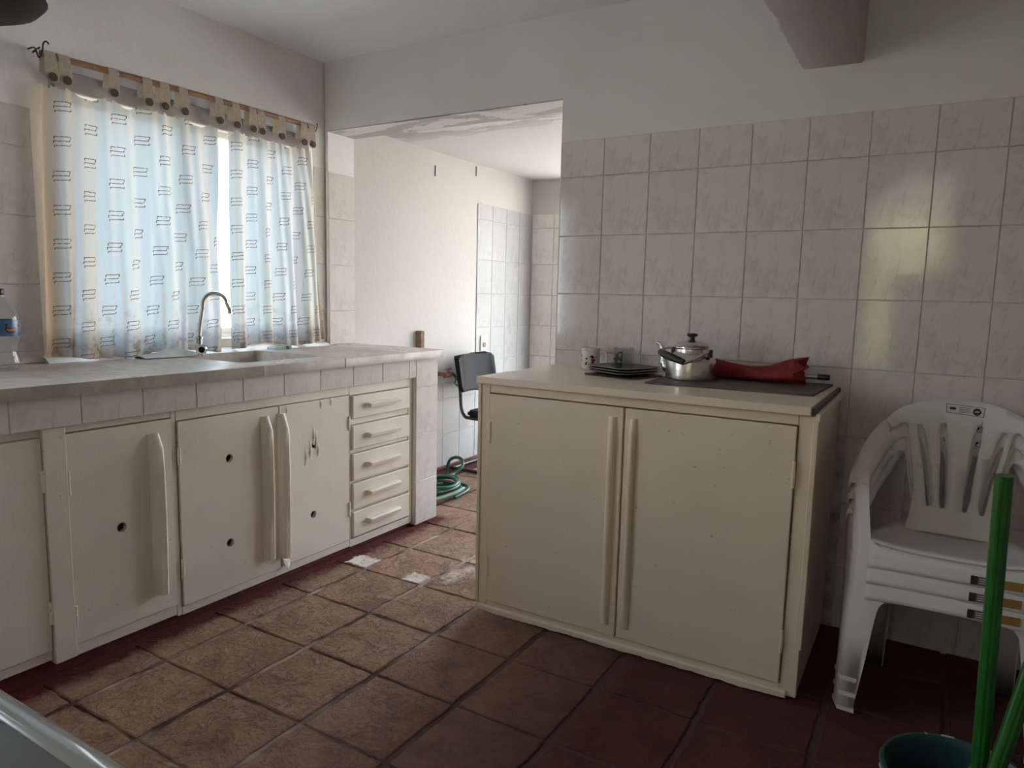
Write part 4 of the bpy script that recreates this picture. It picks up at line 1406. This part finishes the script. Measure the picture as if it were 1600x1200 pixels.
# ================================================================== BUCKET AND GREEN HANDLES
qx, qy = 2.205, -1.215
t = thing('bucket', 'dark teal plastic bucket with worn rim in the lower right corner', 'bucket', (qx, qy, 0))
prof = [(0, .002), (.098, .002), (.102, 0), (.106, .006), (.134, .262), (.140, .266), (.1435, .274), (.141, .281), (.135, .281), (.131, .272), (.1285, .262), (.101, .010), (0, .008)]
build('bucket_body', lathe(bmesh.new(), prof, qx, qy, 0, 48), M['bucket'], t, smooth=40)
rs = random.Random(11)
for a0, a1 in ((1.62, 1.80), (2.0, 2.04), (1.28, 1.38), (1.08, 1.16), (.92, .96)):
    b = bmesh.new()
    n = 6
    grid(b, [[(qx + r * math.cos(a0 + (a1 - a0) * k / n), qy + r * math.sin(a0 + (a1 - a0) * k / n), z) for k in range(n + 1)] for r, z in ((.1438, .276), (.1415, .2818), (.1345, .2818))])
    build('worn_patch', b, M['bucket_wear'], t)
b = bmesh.new()
tube(b, [(qx + .141 * math.cos(a), qy + .141 * math.sin(a) * 1.0, .268 - .045 * math.sin((a - 3.3) / 2.9 * math.pi) if True else 0) for a in [3.3 + 2.9 * k / 16 for k in range(17)]], .003, 8)
build('bail', b, M['steel'], t, smooth=60)
def broom(name, label, p0, p1, r, hd):
    p0, p1 = Vector(p0), Vector(p1)
    t = thing(name, label, 'broom', p0, 'green handled brooms in the bucket')
    b = bmesh.new()
    d = (p1 - p0).normalized()
    u = d.orthogonal().normalized(); w = d.cross(u)
    n = 24
    rings = []
    for s in (0, .12, .35, .6, .82, 1.0):
        p = p0.lerp(p1, s)
        rings.append([b.verts.new(p + (u * math.cos(2 * math.pi * k / n) + w * math.sin(2 * math.pi * k / n)) * r * (1 - .10 * (k % 3 == 0))) for k in range(n)])
    for a, q in zip(rings, rings[1:]):
        for k in range(n):
            b.faces.new((a[k], a[(k + 1) % n], q[(k + 1) % n], q[k]))
    b.faces.new(rings[-1]); b.faces.new(rings[0][::-1])
    build('handle', b, M['green_stick'], t)
    # socket and mop fibres at the foot
    build('socket', tube(bmesh.new(), [p0 - d * .01, p0 + d * .07], [r * 1.55, r * 1.2], 16), M[hd], t, smooth=50)
    b = bmesh.new()
    rr = random.Random(int(p0.x * 1000))
    for k in range(26):
        a = rr.uniform(0, 6.28)
        q = p0 + d * .01 + Vector((.012 * math.cos(a), .012 * math.sin(a), 0))
        e = rr.uniform(.02, .055)
        tube(b, [q, q + Vector((e * .6 * math.cos(a), e * .6 * math.sin(a), -.03)), q + Vector((e * math.cos(a), e * math.sin(a), -p0.z + .03))], .006, 6, smooth_n=2)
    build('mop_fibres', b, M['grey_fibre'], t, smooth=60)
broom('mop', 'upright green-handled mop standing in the teal bucket', (2.240, -1.180, .215), (2.222, -1.215, .898), .0155, 'grey_fibre')
broom('mop', 'green-handled mop leaning to the right out of the teal bucket', (2.247, -1.225, .235), (2.385, -1.14, .98), .0155, 'bucket_wear')

# ================================================================== FAR ROOM
# cantilever chair with its back to the wall
t = thing('cantilever_chair', 'black padded cantilever chair in the room beyond the passage', 'chair', (-.5, 1.3, 0))
b = bmesh.new()
def rr3(y0, y1, z0, z1, x0, tilt, th, name, mat):
    pts = rrect(y0, y1, z0, z1, .035, 4)
    bb = plate(pts, [], th, lambda u, v, w: (x0 - (v - z0) * tilt + w - .018 * math.cos((u - (y0 + y1) / 2) / (y1 - y0) * math.pi) * 1.0, u, v), cuts=[(0, [y0 + (y1 - y0) * k / 8 for k in range(1, 8)])])
    es = [e for e in bb.edges if e.calc_face_angle(0) > 1.0]
    bmesh.ops.bevel(bb, geom=es, offset=.008, segments=2, affect='EDGES')
    return build(name, bb, M[mat], t, smooth=50)
rr3(1.075, 1.520, .555, .800, -.632, .18, .034, 'backrest', 'black_vinyl')
bb = plate(rrect(-.60, -.17, 1.10, 1.50, .05, 4), [], .045, lambda u, v, w: (u, v, .385 + w + .012 * (u + .6)))
es = [e for e in bb.edges if e.calc_face_angle(0) > 1.0]
bmesh.ops.bevel(bb, geom=es, offset=.014, segments=3, affect='EDGES')
build('seat', bb, M['black_vinyl'], t, smooth=50)
for y in (1.115, 1.485):
    pts = [(-.668, y, .66), (-.648, y, .56), (-.640, y, .46), (-.615, y, .395), (-.56, y, .378), (-.30, y, .382), (-.16, y, .376), (-.118, y, .33), (-.118, y, .10), (-.135, y, .030), (-.19, y, .0125), (-.45, y, .0125), (-.690, y, .0125)]
    build('frame_tube', tube(bmesh.new(), pts, .012, 10, smooth_n=4), M['black_tube'], t, smooth=60)
build('floor_bar', tube(bmesh.new(), [(-.700, 1.105, .0128), (-.705, 1.3, .0128), (-.700, 1.495, .0128)], .012, 10, smooth_n=3), M['black_tube'], t, smooth=60)

# garden hose in a heap of loops
b = bmesh.new()
b2 = bmesh.new()
rs = random.Random(21)
pts = []
hx, hy = -.405, .53
for k in range(0, 6 * 12):
    a = 2 * math.pi * k / 12
    lap = k / 12
    ra = .135 + .020 * math.sin(lap * 2.3 + a * .5) - .006 * lap
    rb = .225 + .035 * math.cos(lap * 1.7) - .016 * lap
    pts.append((hx + ra * math.cos(a) + .015 * math.sin(lap * 3), hy + rb * math.sin(a), .014 + .0155 * lap + .006 * math.sin(a * 2 + lap)))
tube(b, pts, .0105, 9, smooth_n=3)
tp = thing('garden_hose', 'coiled green garden hose on the floor beyond the counter end', 'hose', (hx, hy, 0))
build('coil', b, M['hose'], tp, smooth=70)
tube(b2, [(-.60, .90, .03), (-.58, .90, .12), (-.52, .89, .155), (-.45, .86, .155), (-.415, .81, .12), (-.43, .75, .09), (-.42, .68, .09)], .0105, 9, smooth_n=4)
build('loose_end', b2, M['hose'], tp, smooth=70)
b3 = bmesh.new()
tube(b3, [(hx + (.150 + .01 * math.sin(3 * a)) * math.cos(a), hy + .24 * math.sin(a), .050 + .018 * math.sin(a * 1.5)) for a in [-1.9 + 2.2 * k / 14 for k in range(15)]], .0108, 9, smooth_n=3)
build('faded_loop', b3, M['hose_pale'], tp, smooth=70)

# tap on the far wall with a green strip
t = thing('garden_tap', 'small rusty wall tap with a green strip tied to its spout', 'tap', (-.74, 1.08, .66))
b = bmesh.new()
XW = XL - .012
tube(b, [(XW, 1.03, .672), (-.70, 1.03, .672)], .013, 12)
tube(b, [(-.70, 1.00, .668), (-.70, 1.06, .672), (-.70, 1.10, .672), (-.70, 1.125, .650)], [.016, .018, .013, .010, .010], 12, smooth_n=4)
build('tap_body', b, M['rust'], t, smooth=50)
b = bmesh.new()
tube(b, [(-.70, 1.045, .68), (-.70, 1.045, .705)], .006, 8)
tube(b, [(-.70, 1.015, .708), (-.70, 1.075, .708)], .006, 8)
build('tap_handle', b, M['rust'], t, smooth=50)
b = bmesh.new()
grid(b, [[(-.702 + .012 * math.sin(k * 1.1), 1.115 + .006 * k + w_, .655 - .012 * k + .006 * math.sin(k * 2 + w_ * 300)) for w_ in (-.008, 0, .010)] for k in range(7)])
o = build('green_strip', b, M['green_cloth'], t, smooth=180)
solid(o, .003)

# block of wood fixed to the wall
tag(build('wood_block', bx(XW - .001, XW + .045, .792, .832, .80, .972, bev=.004), M['old_wood']), 'upright brown wood block fixed to the white wall above the counter end', 'block')
# socket plate
t = thing('wall_socket', 'white wall socket plate above the black chair', 'socket', (XL - .003, 1.583, .80))
build('plate', bx(XL - .007, XL + .004, 1.541, 1.626, .800, .914, bev=.004), M['white_plastic'], t)
build('insert', bx(XL + .003, XL + .007, 1.563, 1.606, .822, .892, bev=.002), M['paper'], t)
b = bmesh.new()
tube(b, [(XL + .0065, 1.585, .845), (XL + .010, 1.585, .845)], .019, 16)
build('outlet', b, M['socket'], t, smooth=40)
# short metal strips set in the plaster
for y, z0, z1, lab in ((.985, 1.972, 2.040, 'short dark metal strip in the white wall, nearer the counter'), (1.462, 2.045, 2.112, 'short dark metal strip in the white wall, above the far tiles')):
    tag(build('metal_strip', bx(XW - .002, XW + .004, y - .003, y + .003, z0, z1), M['iron']), lab, 'strip', 'metal strips in the far wall')

# ================================================================== NEAR THE CAMERA
# appliance with a rounded enamel edge, only its corner is in view
t = thing('enamel_stove', 'dark topped appliance with rounded pale enamel edge in the lower left corner', 'stove', (.95, -2.75, 0))
TX0, TX1, TY0, TY1, TZ = .35, 1.60, -3.05, -2.404, .728
b = bmesh.new()
prof = []
for k in range(9):
    a = math.pi / 2 * k / 8
    prof.append((.045 * (1 - math.sin(a)), -.045 * (1 - math.cos(a))))
rings = []
for ins, dz_ in [(.050, -.004)] + prof + [(0, -.10), (0, -.62)]:
    rings.append([b.verts.new((x, y, TZ + dz_)) for x, y in rrect(TX0 + ins, TX1 - ins, TY0 + ins, TY1 - ins, max(.01, .05 - ins), 5)])
for a, q in zip(rings, rings[1:]):
    for k in range(len(a)):
        b.faces.new((a[k], a[(k + 1) % len(a)], q[(k + 1) % len(a)], q[k]))
build('enamel_body', b, M['enamel'], t, smooth=60)
build('cook_top', plate(rrect(TX0 + .051, TX1 - .051, TY0 + .051, TY1 - .051, .012), [], .003, lambda u, v, w: (u, v, TZ - .006 + w)), M['dark_top'], t)
for sx in (TX0 + .06, TX1 - .06):
    for sy in (TY0 + .06, TY1 - .06):
        build('foot', lathe(bmesh.new(), [(0, 0), (.022, 0), (.022, .02), (.014, .025), (.014, .102), (0, .102)], sx, sy, 0, 14), M['black_plastic'], t)

# hanging dark dish added as stand-in for a fingertip in the upper left corner
lx, ly = -.118, -1.93
t = thing('fingertip_stand_in', 'dark brown dish, stand-in for a fingertip, just showing in the upper left corner', 'stand_in', (lx, ly, 1.84))
build('stand_in_dish', lathe(bmesh.new(), [(0, .000), (.10, .002), (.16, .010), (.20, .026), (.222, .050), (.215, .064), (.15, .10), (.06, .13), (.02, .135), (0, .135)], lx, ly, 1.900, 36), M['stand_in'], t, smooth=60)
build('stand_in_cord', tube(bmesh.new(), [(lx, ly, 2.0), (lx, ly, ZC + .004)], .004, 8), M['black_plastic'], t)
